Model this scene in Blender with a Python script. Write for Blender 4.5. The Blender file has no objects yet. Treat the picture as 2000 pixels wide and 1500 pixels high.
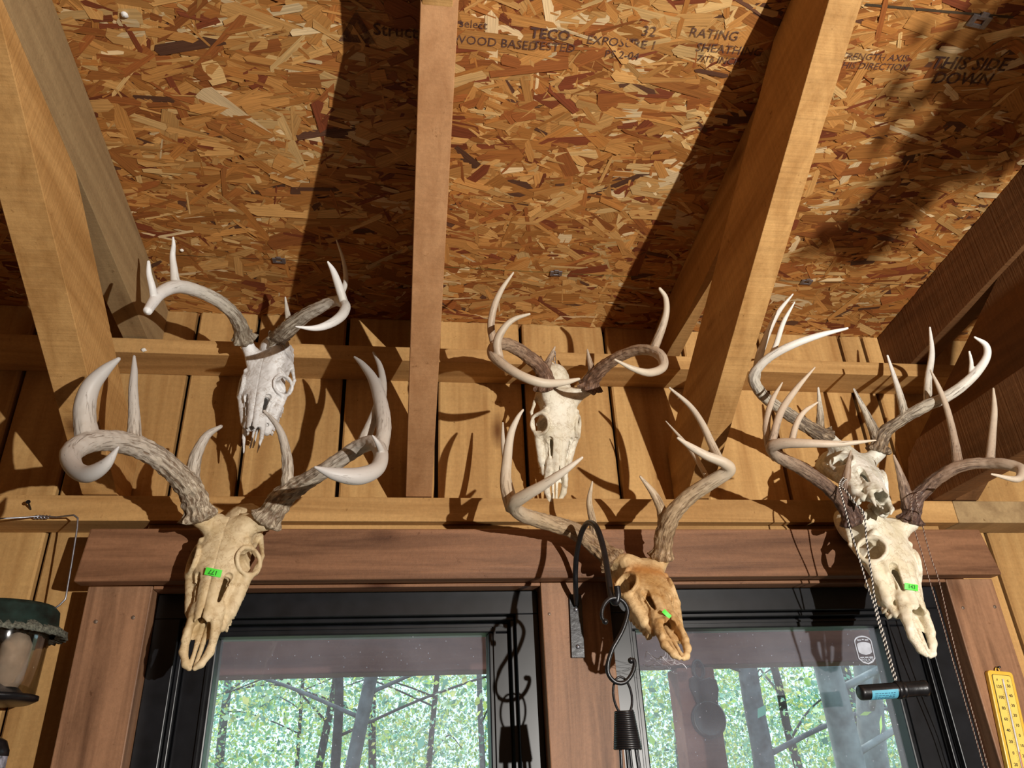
import bpy, bmesh, math, random
import numpy as np
from mathutils import Vector, Matrix, kdtree
PI=math.pi
random.seed(7); np.random.seed(7)
S=bpy.context.scene; COL=S.collection

# ------------------------------------------------------------------ camera, world, lamp, exposure
CAM=np.array([0.0,-1.63,1.65])
FPX=1505.1; PITCH=0.480318; YAW=0.154361; ROLL=-0.044894
def cam_axes():
    F=np.array([math.sin(YAW)*math.cos(PITCH),math.cos(YAW)*math.cos(PITCH),math.sin(PITCH)])
    X0=np.array([math.cos(YAW),-math.sin(YAW),0.0]); U0=np.cross(X0,F)
    return math.cos(ROLL)*X0+math.sin(ROLL)*U0, -math.sin(ROLL)*X0+math.cos(ROLL)*U0, F
CX,CU,CF=cam_axes()
cd=bpy.data.cameras.new('camera'); cam=bpy.data.objects.new('camera',cd); COL.objects.link(cam)
cd.sensor_width=36; cd.lens=FPX*36/2000; cd.clip_start=0.02; cd.clip_end=300
cam.matrix_world=Matrix(((CX[0],CU[0],-CF[0],CAM[0]),(CX[1],CU[1],-CF[1],CAM[1]),(CX[2],CU[2],-CF[2],CAM[2]),(0,0,0,1)))
S.camera=cam
S.view_settings.view_transform='Standard'; S.view_settings.look='None'
S.view_settings.exposure=0.0; S.view_settings.gamma=1.0; S.view_settings.use_curve_mapping=False
W=bpy.data.worlds.new('world'); S.world=W; W.use_nodes=True
W.node_tree.nodes['Background'].inputs[0].default_value=(0.66,0.90,0.95,1)
W.node_tree.nodes['Background'].inputs[1].default_value=2.0
# the work lamp standing to the right behind the viewer
LAMP=(1.03,-2.51,1.70)
ld=bpy.data.lights.new('work_lamp_bulb','POINT'); lamp=bpy.data.objects.new('work_lamp_bulb',ld); COL.objects.link(lamp)
ld.energy=272; ld.shadow_soft_size=0.011; ld.color=(1.0,0.955,0.885); lamp.location=LAMP
sd=bpy.data.lights.new('sun','SUN'); sun=bpy.data.objects.new('sun',sd); COL.objects.link(sun)
sd.energy=4.0; sd.angle=0.02; sd.color=(1.0,0.95,0.8); sun.rotation_euler=(math.radians(38),math.radians(10),math.radians(195))

def at(px,py,q):
    """point seen at photo pixel (px,py) standing q metres in front of the board wall (y=-q)"""
    d=(px-1000)/FPX*CX-(py-750)/FPX*CU+CF
    p=CAM+d*((1.63-q)/d[1]); return Vector((float(p[0]),float(p[1]),float(p[2])))
def proj(p):
    v=np.array(p)-CAM; z=v@CF; return 1000+FPX*(v@CX)/z, 750-FPX*(v@CU)/z, z
def pxr(w,q): return 0.5*w*(1.63-q)/math.cos(0.25)/FPX   # radius from a pixel width

# ------------------------------------------------------------------ materials
def mat(name):
    m=bpy.data.materials.new(name); m.use_nodes=True; return m,m.node_tree.nodes,m.node_tree.links,m.node_tree.nodes['Principled BSDF']
def simple(name,col,rough=0.6,metal=0.0,spec=0.5,noise=0.12,nscale=60,bump=0.0):
    m,N,K,B=mat(name)
    B.inputs['Roughness'].default_value=rough; B.inputs['Metallic'].default_value=metal; B.inputs['Specular IOR Level'].default_value=spec
    tc=N.new('ShaderNodeTexCoord'); n=N.new('ShaderNodeTexNoise'); n.inputs['Scale'].default_value=nscale; n.inputs['Detail'].default_value=6
    K.new(tc.outputs['Object'],n.inputs['Vector'])
    r=N.new('ShaderNodeValToRGB'); r.color_ramp.elements[0].position=.3; r.color_ramp.elements[1].position=.7
    r.color_ramp.elements[0].color=[c*(1-noise*1.5) for c in col[:3]]+[1]; r.color_ramp.elements[1].color=[min(1,c*(1+noise)) for c in col[:3]]+[1]
    K.new(n.outputs['Fac'],r.inputs[0]); K.new(r.outputs[0],B.inputs['Base Color'])
    if bump:
        b=N.new('ShaderNodeBump'); b.inputs['Strength'].default_value=bump; b.inputs['Distance'].default_value=.002
        K.new(n.outputs['Fac'],b.inputs['Height']); K.new(b.outputs[0],B.inputs['Normal'])
    return m
def wood(name,dark,light,axis=2,grain=1.0,saw=0.3,knots=True,rough=.75,ring=1.0,tint=None):
    """wood with the grain along axis; attribute 'rnd' shifts the pattern board by board"""
    m,N,K,B=mat(name); B.inputs['Roughness'].default_value=rough; B.inputs['Specular IOR Level'].default_value=.25
    dark=[c*.84*k for c,k in zip(dark,(1,.93,.78))]; light=[c*.88*k for c,k in zip(light,(1,.94,.82))]
    tc=N.new('ShaderNodeTexCoord'); at_=N.new('ShaderNodeAttribute'); at_.attribute_name='rnd'
    off=N.new('ShaderNodeVectorMath'); off.operation='MULTIPLY_ADD'; off.inputs[1].default_value=(7.3,5.1,9.7)
    K.new(at_.outputs['Vector'],off.inputs[0]); K.new(tc.outputs['Object'],off.inputs[2])
    sc=[26,26,26]; sc[axis]=1.6
    mp=N.new('ShaderNodeMapping'); mp.inputs['Scale'].default_value=[s*grain for s in sc]; K.new(off.outputs[0],mp.inputs[0])
    n1=N.new('ShaderNodeTexNoise'); n1.inputs['Scale'].default_value=1.0; n1.inputs['Detail'].default_value=8; n1.inputs['Roughness'].default_value=.62; n1.inputs['Distortion'].default_value=.6
    K.new(mp.outputs[0],n1.inputs['Vector'])
    sc2=[9,9,9]; sc2[axis]=1.1
    mp2=N.new('ShaderNodeMapping'); mp2.inputs['Scale'].default_value=sc2; K.new(off.outputs[0],mp2.inputs[0])
    n2=N.new('ShaderNodeTexNoise'); n2.inputs['Scale'].default_value=1.0; n2.inputs['Detail'].default_value=3; n2.inputs['Distortion'].default_value=.4; K.new(mp2.outputs[0],n2.inputs['Vector'])
    # growth rings from the slow noise
    ml=N.new('ShaderNodeMath'); ml.operation='MULTIPLY'; ml.inputs[1].default_value=38*ring; K.new(n2.outputs['Fac'],ml.inputs[0])
    si=N.new('ShaderNodeMath'); si.operation='SINE'; K.new(ml.outputs[0],si.inputs[0])
    a=N.new('ShaderNodeMath'); a.operation='MULTIPLY_ADD'; a.inputs[1].default_value=.035*ring; K.new(si.outputs[0],a.inputs[0]); K.new(n1.outputs['Fac'],a.inputs[2])
    cr=N.new('ShaderNodeValToRGB'); e=cr.color_ramp.elements; e[0].position=.26; e[0].color=(*dark,1); e[1].position=.62; e[1].color=(*light,1)
    K.new(a.outputs[0],cr.inputs[0])
    # broad tone change + per-board tone
    n3=N.new('ShaderNodeTexNoise'); n3.inputs['Scale'].default_value=2.2; n3.inputs['Detail'].default_value=2; K.new(off.outputs[0],n3.inputs['Vector'])
    sm=N.new('ShaderNodeMath'); sm.operation='MULTIPLY_ADD'; sm.inputs[1].default_value=.45; sm.inputs[2].default_value=.78; K.new(n3.outputs['Fac'],sm.inputs[0])
    pb=N.new('ShaderNodeMath'); pb.operation='MULTIPLY_ADD'; pb.inputs[1].default_value=.25; K.new(at_.outputs['Fac'],pb.inputs[0]); K.new(sm.outputs[0],pb.inputs[2])
    pc=N.new('ShaderNodeMath'); pc.operation='SUBTRACT'; pc.inputs[1].default_value=.12; K.new(pb.outputs[0],pc.inputs[0])
    mx=N.new('ShaderNodeVectorMath'); mx.operation='SCALE'; K.new(cr.outputs[0],mx.inputs[0]); K.new(pc.outputs[0],mx.inputs['Scale'])
    out=mx.outputs[0]
    fs=[60,60,60]; fs[axis]=60; 
    n6=N.new('ShaderNodeTexNoise'); n6.inputs['Scale'].default_value=150; n6.inputs['Detail'].default_value=5; n6.inputs['Roughness'].default_value=.7; K.new(off.outputs[0],n6.inputs['Vector'])
    s6=[5,5,5]; s6[axis]=150
    m6=N.new('ShaderNodeMapping'); m6.inputs['Scale'].default_value=s6; m6.inputs['Rotation'].default_value=(.25,.2,.2); K.new(off.outputs[0],m6.inputs[0])
    n7=N.new('ShaderNodeTexNoise'); n7.inputs['Scale'].default_value=1; n7.inputs['Detail'].default_value=4; K.new(m6.outputs[0],n7.inputs['Vector'])
    a6=N.new('ShaderNodeMath'); a6.operation='MULTIPLY_ADD'; a6.inputs[1].default_value=.45; a6.inputs[2].default_value=.62; K.new(n6.outputs['Fac'],a6.inputs[0])
    a7=N.new('ShaderNodeMath'); a7.operation='MULTIPLY_ADD'; a7.inputs[1].default_value=.33*min(saw,1.2); K.new(n7.outputs['Fac'],a7.inputs[0]); K.new(a6.outputs[0],a7.inputs[2])
    v6=N.new('ShaderNodeVectorMath'); v6.operation='SCALE'; K.new(out,v6.inputs[0]); K.new(a7.outputs[0],v6.inputs['Scale']); out=v6.outputs[0]
    # weather speckles
    n8=N.new('ShaderNodeTexNoise'); n8.inputs['Scale'].default_value=45; n8.inputs['Detail'].default_value=7; n8.inputs['Roughness'].default_value=.8; K.new(off.outputs[0],n8.inputs['Vector'])
    r8=N.new('ShaderNodeValToRGB'); r8.color_ramp.elements[0].position=.30; r8.color_ramp.elements[0].color=(.5,.42,.34,1); r8.color_ramp.elements[1].position=.38; r8.color_ramp.elements[1].color=(1,1,1,1); K.new(n8.outputs['Fac'],r8.inputs[0])
    v8=N.new('ShaderNodeVectorMath'); v8.operation='MULTIPLY'; K.new(out,v8.inputs[0]); K.new(r8.outputs[0],v8.inputs[1]); out=v8.outputs[0]
    if knots:
        sk=[7,7,7]; sk[axis]=2.6
        mk=N.new('ShaderNodeMapping'); mk.inputs['Scale'].default_value=sk; K.new(off.outputs[0],mk.inputs[0])
        v=N.new('ShaderNodeTexVoronoi'); v.inputs['Scale'].default_value=1.0; K.new(mk.outputs[0],v.inputs['Vector'])
        kr=N.new('ShaderNodeValToRGB'); kr.color_ramp.elements[0].position=.03; kr.color_ramp.elements[0].color=(.30,.2,.13,1); kr.color_ramp.elements[1].position=.14; kr.color_ramp.elements[1].color=(1,1,1,1)
        K.new(v.outputs['Distance'],kr.inputs[0])
        kx=N.new('ShaderNodeVectorMath'); kx.operation='MULTIPLY'; K.new(out,kx.inputs[0]); K.new(kr.outputs[0],kx.inputs[1]); out=kx.outputs[0]
    K.new(out,B.inputs['Base Color'])
    # saw marks across the grain and fibre bump
    ss=[3,3,3]; ss[axis]=190
    ms=N.new('ShaderNodeMapping'); ms.inputs['Scale'].default_value=ss; ms.inputs['Rotation'].default_value=(.12,.15,.1); K.new(off.outputs[0],ms.inputs[0])
    n4=N.new('ShaderNodeTexNoise'); n4.inputs['Scale'].default_value=1.0; n4.inputs['Detail'].default_value=3; K.new(ms.outputs[0],n4.inputs['Vector'])
    ad=N.new('ShaderNodeMath'); ad.operation='MULTIPLY_ADD'; ad.inputs[1].default_value=saw; K.new(n4.outputs['Fac'],ad.inputs[0]); K.new(n1.outputs['Fac'],ad.inputs[2])
    n5=N.new('ShaderNodeTexNoise'); n5.inputs['Scale'].default_value=420; n5.inputs['Detail'].default_value=2; K.new(off.outputs[0],n5.inputs['Vector'])
    ad2=N.new('ShaderNodeMath'); ad2.operation='MULTIPLY_ADD'; ad2.inputs[1].default_value=.35; K.new(n5.outputs['Fac'],ad2.inputs[0]); K.new(ad.outputs[0],ad2.inputs[2])
    bp=N.new('ShaderNodeBump'); bp.inputs['Strength'].default_value=.55; bp.inputs['Distance'].default_value=.0012; K.new(ad2.outputs[0],bp.inputs['Height']); K.new(bp.outputs[0],B.inputs['Normal'])
    return m
M={}
M['board']=wood('pine_board',(.44,.235,.085),(.68,.43,.185),2,.8,.5)
M['beamshade']=wood('shade_dark_rough_beam',(.11,.05,.02),(.21,.10,.042),1,.9,1.6)  # rough dark wood with the far-right shade put into its colour
M['girt']=wood('girt_lumber',(.42,.23,.085),(.68,.42,.18),0,1.0,.3)
M['beam']=wood('rough_beam',(.38,.20,.07),(.57,.34,.14),1,.9,1.3)
M['beamr']=wood('red_beam',(.42,.21,.10),(.56,.31,.16),1,.9,.4,knots=False)
M['beamg']=wood('grey_rafter',(.30,.20,.11),(.47,.34,.19),1,.9,.4)
M['walnuth']=wood('stained_trim_horizontal',(.13,.060,.034),(.37,.19,.11),0,1.2,.1,rough=.5)
M['walnutv']=wood('stained_trim_vertical',(.15,.075,.045),(.42,.235,.145),2,1.2,.1,rough=.5)
M['porch']=wood('porch_timber',(.17,.06,.055),(.30,.12,.10),0,.8,.1)
M['black']=simple('black_window_paint',(.0075,.008,.010),.34,0,.4,.3,30)
M['iron']=simple('black_iron',(.012,.012,.014),.36,.3,.6,.25,90,.3)
M['steel']=simple('zinc_steel',(.36,.37,.42),.42,.9,.5,.15,200)
M['dark']=simple('dark_backing',(.018,.011,.007),.95)
M['stamp']=None
M['green']=simple('green_enamel_lid',(.010,.026,.022),.5,.1,.5,.5,40,.4)
M['floor']=simple('plank_floor',(.035,.022,.012),.6)
M['innerwall']=simple('room_wall_boards',(.05,.03,.016),.8)
M['ground']=simple('forest_floor',(.10,.12,.05),.95,nscale=2,noise=.4)

def ink_mat():
    m,N,K,B=mat('faded_stamp_ink'); B.inputs['Base Color'].default_value=(.10,.05,.045,1); B.inputs['Roughness'].default_value=.9
    tc=N.new('ShaderNodeTexCoord'); n=N.new('ShaderNodeTexNoise'); n.inputs['Scale'].default_value=70; n.inputs['Detail'].default_value=6; n.inputs['Roughness'].default_value=.75; K.new(tc.outputs['Object'],n.inputs['Vector'])
    r=N.new('ShaderNodeMapRange'); r.inputs[1].default_value=.40; r.inputs[2].default_value=.66; r.inputs[3].default_value=.30; r.inputs[4].default_value=.92; K.new(n.outputs['Fac'],r.inputs[0]); K.new(r.outputs[0],B.inputs['Alpha']); return m
M['stamp']=ink_mat()
def osb_mat():
    m,N,K,B=mat('osb_strands'); B.inputs['Roughness'].default_value=.55; B.inputs['Specular IOR Level'].default_value=.3
    a=N.new('ShaderNodeAttribute'); a.attribute_name='fcol'
    uv=N.new('ShaderNodeUVMap'); uv.uv_map='UVMap'
    mp=N.new('ShaderNodeMapping'); mp.inputs['Scale'].default_value=(14,420,1); K.new(uv.outputs[0],mp.inputs[0])
    n=N.new('ShaderNodeTexNoise'); n.inputs['Scale'].default_value=1; n.inputs['Detail'].default_value=5; n.inputs['Roughness'].default_value=.6; K.new(mp.outputs[0],n.inputs['Vector'])
    mr=N.new('ShaderNodeMapRange'); mr.inputs[1].default_value=.25; mr.inputs[2].default_value=.75; mr.inputs[3].default_value=.62; mr.inputs[4].default_value=1.28; K.new(n.outputs['Fac'],mr.inputs[0])
    v=N.new('ShaderNodeVectorMath'); v.operation='SCALE'; K.new(a.outputs['Color'],v.inputs[0]); K.new(mr.outputs[0],v.inputs['Scale'])
    K.new(v.outputs[0],B.inputs['Base Color'])
    b=N.new('ShaderNodeBump'); b.inputs['Strength'].default_value=.5; b.inputs['Distance'].default_value=.0008; K.new(n.outputs['Fac'],b.inputs['Height']); K.new(b.outputs[0],B.inputs['Normal'])
    return m
M['osb']=osb_mat()

def bone(name,c1,c2,stain,amt=.5,ns=16,rough=.6,top=None):
    m,N,K,B=mat(name); B.inputs['Roughness'].default_value=rough; B.inputs['Specular IOR Level'].default_value=.35
    tc=N.new('ShaderNodeTexCoord')
    n=N.new('ShaderNodeTexNoise'); n.inputs['Scale'].default_value=ns; n.inputs['Detail'].default_value=6; n.inputs['Roughness'].default_value=.6; K.new(tc.outputs['Object'],n.inputs['Vector'])
    r=N.new('ShaderNodeValToRGB'); r.color_ramp.elements[0].position=.35; r.color_ramp.elements[0].color=(*c1,1); r.color_ramp.elements[1].position=.6; r.color_ramp.elements[1].color=(*c2,1); K.new(n.outputs['Fac'],r.inputs[0])
    n2=N.new('ShaderNodeTexNoise'); n2.inputs['Scale'].default_value=ns*4.5; n2.inputs['Detail'].default_value=8; n2.inputs['Roughness'].default_value=.7; n2.inputs['Distortion'].default_value=.5; K.new(tc.outputs['Object'],n2.inputs['Vector'])
    r2=N.new('ShaderNodeValToRGB'); r2.color_ramp.elements[0].position=.5; r2.color_ramp.elements[0].color=(0,0,0,1); r2.color_ramp.elements[1].position=.72; r2.color_ramp.elements[1].color=(amt,amt,amt,1); K.new(n2.outputs['Fac'],r2.inputs[0])
    mx=N.new('ShaderNodeMix'); mx.data_type='RGBA'; mx.inputs[7].default_value=(*stain,1); K.new(r2.outputs[0],mx.inputs[0]); K.new(r.outputs[0],mx.inputs[6])
    out=mx.outputs[2]
    # cracks / sutures
    w=N.new('ShaderNodeTexVoronoi'); w.feature='DISTANCE_TO_EDGE'; w.inputs['Scale'].default_value=22
    wn=N.new('ShaderNodeVectorMath'); wn.operation='MULTIPLY_ADD'; wn.inputs[1].default_value=(.05,.05,.05); K.new(n2.outputs['Color'],wn.inputs[0]); K.new(tc.outputs['Object'],wn.inputs[2]); K.new(wn.outputs[0],w.inputs['Vector'])
    r3=N.new('ShaderNodeValToRGB'); r3.color_ramp.elements[0].position=.0; r3.color_ramp.elements[0].color=(.55,.45,.35,1); r3.color_ramp.elements[1].position=.018; r3.color_ramp.elements[1].color=(1,1,1,1); K.new(w.outputs['Distance'],r3.inputs[0])
    mu=N.new('ShaderNodeVectorMath'); mu.operation='MULTIPLY'; K.new(out,mu.inputs[0]); K.new(r3.outputs[0],mu.inputs[1]); out=mu.outputs[0]
    if top:
        at_=N.new('ShaderNodeAttribute'); at_.attribute_name='band'
        m2=N.new('ShaderNodeMix'); m2.data_type='RGBA'; m2.inputs[7].default_value=(*top,1); K.new(at_.outputs['Fac'],m2.inputs[0]); K.new(out,m2.inputs[6]); out=m2.outputs[2]
    K.new(out,B.inputs['Base Color'])
    b=N.new('ShaderNodeBump'); b.inputs['Strength'].default_value=.45; b.inputs['Distance'].default_value=.0018; K.new(n2.outputs['Fac'],b.inputs['Height']); K.new(b.outputs[0],B.inputs['Normal'])
    B.inputs['Subsurface Weight'].default_value=.0
    return m
def antler_mat(name,base,mid,tip,groove):
    m,N,K,B=mat(name); B.inputs['Roughness'].default_value=.5; B.inputs['Specular IOR Level'].default_value=.4
    a=N.new('ShaderNodeAttribute'); a.attribute_name='along'
    tc=N.new('ShaderNodeTexCoord')
    n=N.new('ShaderNodeTexNoise'); n.inputs['Scale'].default_value=55; n.inputs['Detail'].default_value=8; n.inputs['Roughness'].default_value=.7; n.inputs['Distortion'].default_value=1.2; K.new(tc.outputs['Object'],n.inputs['Vector'])
    ad=N.new('ShaderNodeMath'); ad.operation='MULTIPLY_ADD'; ad.inputs[1].default_value=.30; ad.inputs[2].default_value=-.15; K.new(n.outputs['Fac'],ad.inputs[0])
    s=N.new('ShaderNodeMath'); s.operation='ADD'; K.new(ad.outputs[0],s.inputs[0]); K.new(a.outputs['Fac'],s.inputs[1])
    r=N.new('ShaderNodeValToRGB'); e=r.color_ramp.elements; e[0].position=.08; e[0].color=(*base,1); e[1].position=.95; e[1].color=(*tip,1); k=e.new(.42); k.color=(*mid,1); K.new(s.outputs[0],r.inputs[0])
    # fibrous dark grooves running along the beam, fading to the tip
    g=N.new('ShaderNodeAttribute'); g.attribute_name='groove'; fb=N.new('ShaderNodeAttribute'); fb.attribute_name='fib'
    n3=N.new('ShaderNodeTexNoise'); n3.inputs['Scale'].default_value=230; n3.inputs['Detail'].default_value=5; n3.inputs['Roughness'].default_value=.6; n3.inputs['Distortion'].default_value=.7; K.new(fb.outputs['Vector'],n3.inputs['Vector'])
    fd=N.new('ShaderNodeMapRange'); fd.inputs[1].default_value=.0; fd.inputs[2].default_value=.8; fd.inputs[3].default_value=.13; fd.inputs[4].default_value=-.10; K.new(a.outputs['Fac'],fd.inputs[0])
    gm=N.new('ShaderNodeMath'); gm.operation='MULTIPLY_ADD'; gm.inputs[1].default_value=.22; K.new(g.outputs['Fac'],gm.inputs[0]); K.new(n3.outputs['Fac'],gm.inputs[2])
    g2=N.new('ShaderNodeMath'); g2.operation='ADD'; K.new(gm.outputs[0],g2.inputs[0]); K.new(fd.outputs[0],g2.inputs[1])
    r2=N.new('ShaderNodeValToRGB'); r2.color_ramp.elements[0].position=.54; r2.color_ramp.elements[0].color=(0,0,0,1); r2.color_ramp.elements[1].position=.74; r2.color_ramp.elements[1].color=(.9,.9,.9,1); K.new(g2.outputs[0],r2.inputs[0])
    mx=N.new('ShaderNodeMix'); mx.data_type='RGBA'; mx.inputs[7].default_value=(*groove,1); K.new(r2.outputs[0],mx.inputs[0]); K.new(r.outputs[0],mx.inputs[6])
    K.new(mx.outputs[2],B.inputs['Base Color'])
    hs=N.new('ShaderNodeMath'); hs.operation='MULTIPLY'; hs.inputs[1].default_value=-1; K.new(r2.outputs[0],hs.inputs[0])
    b=N.new('ShaderNodeBump'); b.inputs['Strength'].default_value=.8; b.inputs['Distance'].default_value=.0016; K.new(hs.outputs[0],b.inputs['Height']); K.new(b.outputs[0],B.inputs['Normal'])
    return m

# ------------------------------------------------------------------ object helpers
def link(name,me,m=None,parent=None,smooth=False):
    o=bpy.data.objects.new(name,me); COL.objects.link(o)
    if m: me.materials.append(m)
    if parent:
        o.parent=parent; o.matrix_parent_inverse=parent.matrix_world.inverted()
    if smooth:
        me.polygons.foreach_set('use_smooth',[True]*len(me.polygons))
    return o
def tag(o,label=None,cat=None,group=None,kind=None):
    if label: o['label']=label
    if cat: o['category']=cat
    if group: o['group']=group
    if kind: o['kind']=kind
    return o
def empty(name,loc,label,cat,group=None):
    o=bpy.data.objects.new(name,None); COL.objects.link(o); o.location=loc; o.empty_display_size=.05
    o.matrix_world=Matrix.Translation(loc)
    return tag(o,label,cat,group)
class MB:
    def __init__(s): s.v=[];s.f=[];s.r=[];s.cur=0.0
    def add(s,vs,fs,r=None):
        b=len(s.v); s.v+= [tuple(v) for v in vs]; s.f+=[tuple(i+b for i in f) for f in fs]
        s.r+=[s.cur if r is None else r]*len(fs); return s
    def box(s,x0,x1,y0,y1,z0,z1,r=None):
        return s.add([(x0,y0,z0),(x1,y0,z0),(x1,y1,z0),(x0,y1,z0),(x0,y0,z1),(x1,y0,z1),(x1,y1,z1),(x0,y1,z1)],
            [(3,2,1,0),(4,5,6,7),(0,1,5,4),(1,2,6,5),(2,3,7,6),(3,0,4,7)],r)
    def prism(s,poly,axis,a,b,r=None):
        """poly: list of 2d points, extruded along axis from a to b"""
        def P(p,t):
            return {0:(t,p[0],p[1]),1:(p[0],t,p[1]),2:(p[0],p[1],t)}[axis]
        n=len(poly); return s.add([P(p,a) for p in poly]+[P(p,b) for p in poly],
            [tuple(range(n))[::-1],tuple(range(n,2*n))]+[(i,(i+1)%n,(i+1)%n+n,i+n) for i in range(n)],r)
    def tube(s,pts,rad,n=10,closed=False,cap=True,r=None):
        pts=[Vector(p) for p in pts]; m=len(pts); rr=rad if isinstance(rad,(list,tuple)) else [rad]*m
        T=[]
        for i in range(m):
            a=pts[(i-1)%m] if (closed or i>0) else pts[i]; b=pts[(i+1)%m] if (closed or i<m-1) else pts[i]
            T.append((b-a).normalized() if (b-a).length>1e-9 else Vector((0,0,1)))
        u=T[0].orthogonal().normalized(); vs=[]
        for i in range(m):
            u=(u-T[i]*u.dot(T[i])); u=u.normalized() if u.length>1e-6 else T[i].orthogonal().normalized(); w=T[i].cross(u)
            for k in range(n):
                t=2*PI*k/n; vs.append(pts[i]+(u*math.cos(t)+w*math.sin(t))*rr[i])
        fs=[]
        for i in range(m if closed else m-1):
            j=(i+1)%m
            for k in range(n): fs.append((i*n+k,i*n+(k+1)%n,j*n+(k+1)%n,j*n+k))
        if cap and not closed: fs+=[tuple(range(n))[::-1],tuple(range((m-1)*n,m*n))]
        return s.add(vs,fs,r)
    def lathe(s,prof,c,n=32,ax=(0,0,1),r=None):
        """prof: list of (radius, height) about axis through c"""
        ax=Vector(ax).normalized(); u=ax.orthogonal().normalized(); w=ax.cross(u); c=Vector(c); vs=[]
        for (ra,h) in prof:
            for k in range(n):
                t=2*PI*k/n; vs.append(c+ax*h+(u*math.cos(t)+w*math.sin(t))*max(ra,1e-5))
        fs=[(i*n+k,i*n+(k+1)%n,(i+1)*n+(k+1)%n,(i+1)*n+k) for i in range(len(prof)-1) for k in range(n)]
        return s.add(vs,fs,r)
    def build(s,name,m,parent=None,smooth=False,bevel=0.0):
        me=bpy.data.meshes.new(name); me.from_pydata(s.v,[],s.f)
        at_=me.attributes.new('rnd','FLOAT','FACE'); at_.data.foreach_set('value',s.r)
        bm=bmesh.new(); bm.from_mesh(me); bmesh.ops.recalc_face_normals(bm,faces=bm.faces); bm.to_mesh(me); bm.free()
        o=link(name,me,m,parent,smooth)
        if bevel:
            b=o.modifiers.new('bevel','BEVEL'); b.width=bevel; b.segments=2; b.limit_method='ANGLE'
        return o
def catmull(P,sub):
    P=[np.array(p,float) for p in P]; P=[2*P[0]-P[1]]+P+[2*P[-1]-P[-2]]; out=[]
    for i in range(1,len(P)-2):
        for k in range(sub):
            t=k/sub; a,b,c,d=P[i-1],P[i],P[i+1],P[i+2]
            out.append(.5*((2*b)+(-a+c)*t+(2*a-5*b+4*c-d)*t*t+(-a+3*b-3*c+d)*t**3))
    out.append(P[-2]); return out
def text(name,body,size,mtx,m,parent=None,ext=.0002,ax='CENTER',bold=0.0):
    cu=bpy.data.curves.new(name,'FONT'); cu.body=body; cu.size=size; cu.extrude=ext; cu.align_x=ax; cu.align_y='CENTER'; cu.resolution_u=2; cu.offset=bold
    t=bpy.data.objects.new(name,cu); COL.objects.link(t); bpy.context.view_layer.update()
    me=bpy.data.meshes.new_from_object(t.evaluated_get(bpy.context.evaluated_depsgraph_get()))
    bpy.data.objects.remove(t); me.transform(mtx); return link(name,me,m,parent)
def frame(o,x,y):
    """matrix with local x,y axes along world vectors x,y at o"""
    x=Vector(x).normalized(); y=(Vector(y)-x*Vector(y).dot(x)).normalized(); z=x.cross(y)
    return Matrix(((x[0],y[0],z[0],o[0]),(x[1],y[1],z[1],o[1]),(x[2],y[2],z[2],o[2]),(0,0,0,1)))

ZC=1.65; SL=.112
def roof_z(y): return ZC+1.032-SL*y          # underside of the roof deck at depth y (y<=0 indoors)

# ------------------------------------------------------------------ room shell
def build_shell():
    b=MB(); b.box(-2.6,3.2,-4.6,1.2,-.06,0); tag(b.build('floor',M['floor']),kind='structure')
    # board wall, one mesh; gaps between the boards show the dark backing
    gaps=[-2.6,-2.38,-2.2,-1.98,-1.83,-1.62,-1.43,-1.27,-1.06,-.842,-.71,-.493,-.354,-.143,.073,.281,.497,.70,.91,1.142,1.209,1.385,1.56,1.77,1.95,2.16,2.35,2.55,2.78,3.0,3.2]
    openings=[(-.462,.2765),(.425,1.16)]
    b=MB(); g=.0045; top=ZC+1.032; z0w,z1w=ZC-.75,ZC+.36
    def board(x0,x1,z0,z1,k):
        c=.004; t=.02
        b.prism([(x0,0+c),(x0+c,0),(x1-c,0),(x1,0+c),(x1,t),(x0,t)],2,z0,z1,k)
    for i in range(len(gaps)-1):
        x0,x1=gaps[i]+g,gaps[i+1]-g; k=random.random()
        board(x0,x1,z1w,top+.0,k); board(x0,x1,0,z0w,k)
        segs=[(x0,x1)]
        for a,c in openings:
            ns=[]
            for s,e in segs:
                if e<=a or s>=c: ns.append((s,e)); continue
                if s<a: ns.append((s,a))
                if e>c: ns.append((c,e))
            segs=ns
        for s,e in segs:
            if e-s>.012: board(s,e,z0w,z1w,k)
    tag(b.build('wall_front',M['board']),kind='structure')
    b=MB(); # sheathing behind the gaps
    for x0,x1,z0,z1 in [(-2.6,3.2,z1w,top+.2),(-2.6,3.2,0,z0w),(-2.6,openings[0][0],z0w,z1w),(openings[0][1],openings[1][0],z0w,z1w),(openings[1][1],3.2,z0w,z1w)]:
        b.box(x0,x1,.024,.04,z0,z1)
    tag(b.build('wall_sheathing',M['dark']),kind='structure')
    for n,a in (('wall_left',(-2.66,-2.6,-4.6,.04,0,ZC+1.7)),('wall_right',(3.2,3.26,-4.6,.04,0,ZC+1.7)),('wall_rear',(-2.6,3.2,-4.66,-4.6,0,ZC+1.7))):
        b=MB(); b.box(*a); tag(b.build(n,M['innerwall']),kind='structure')
build_shell()

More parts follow.
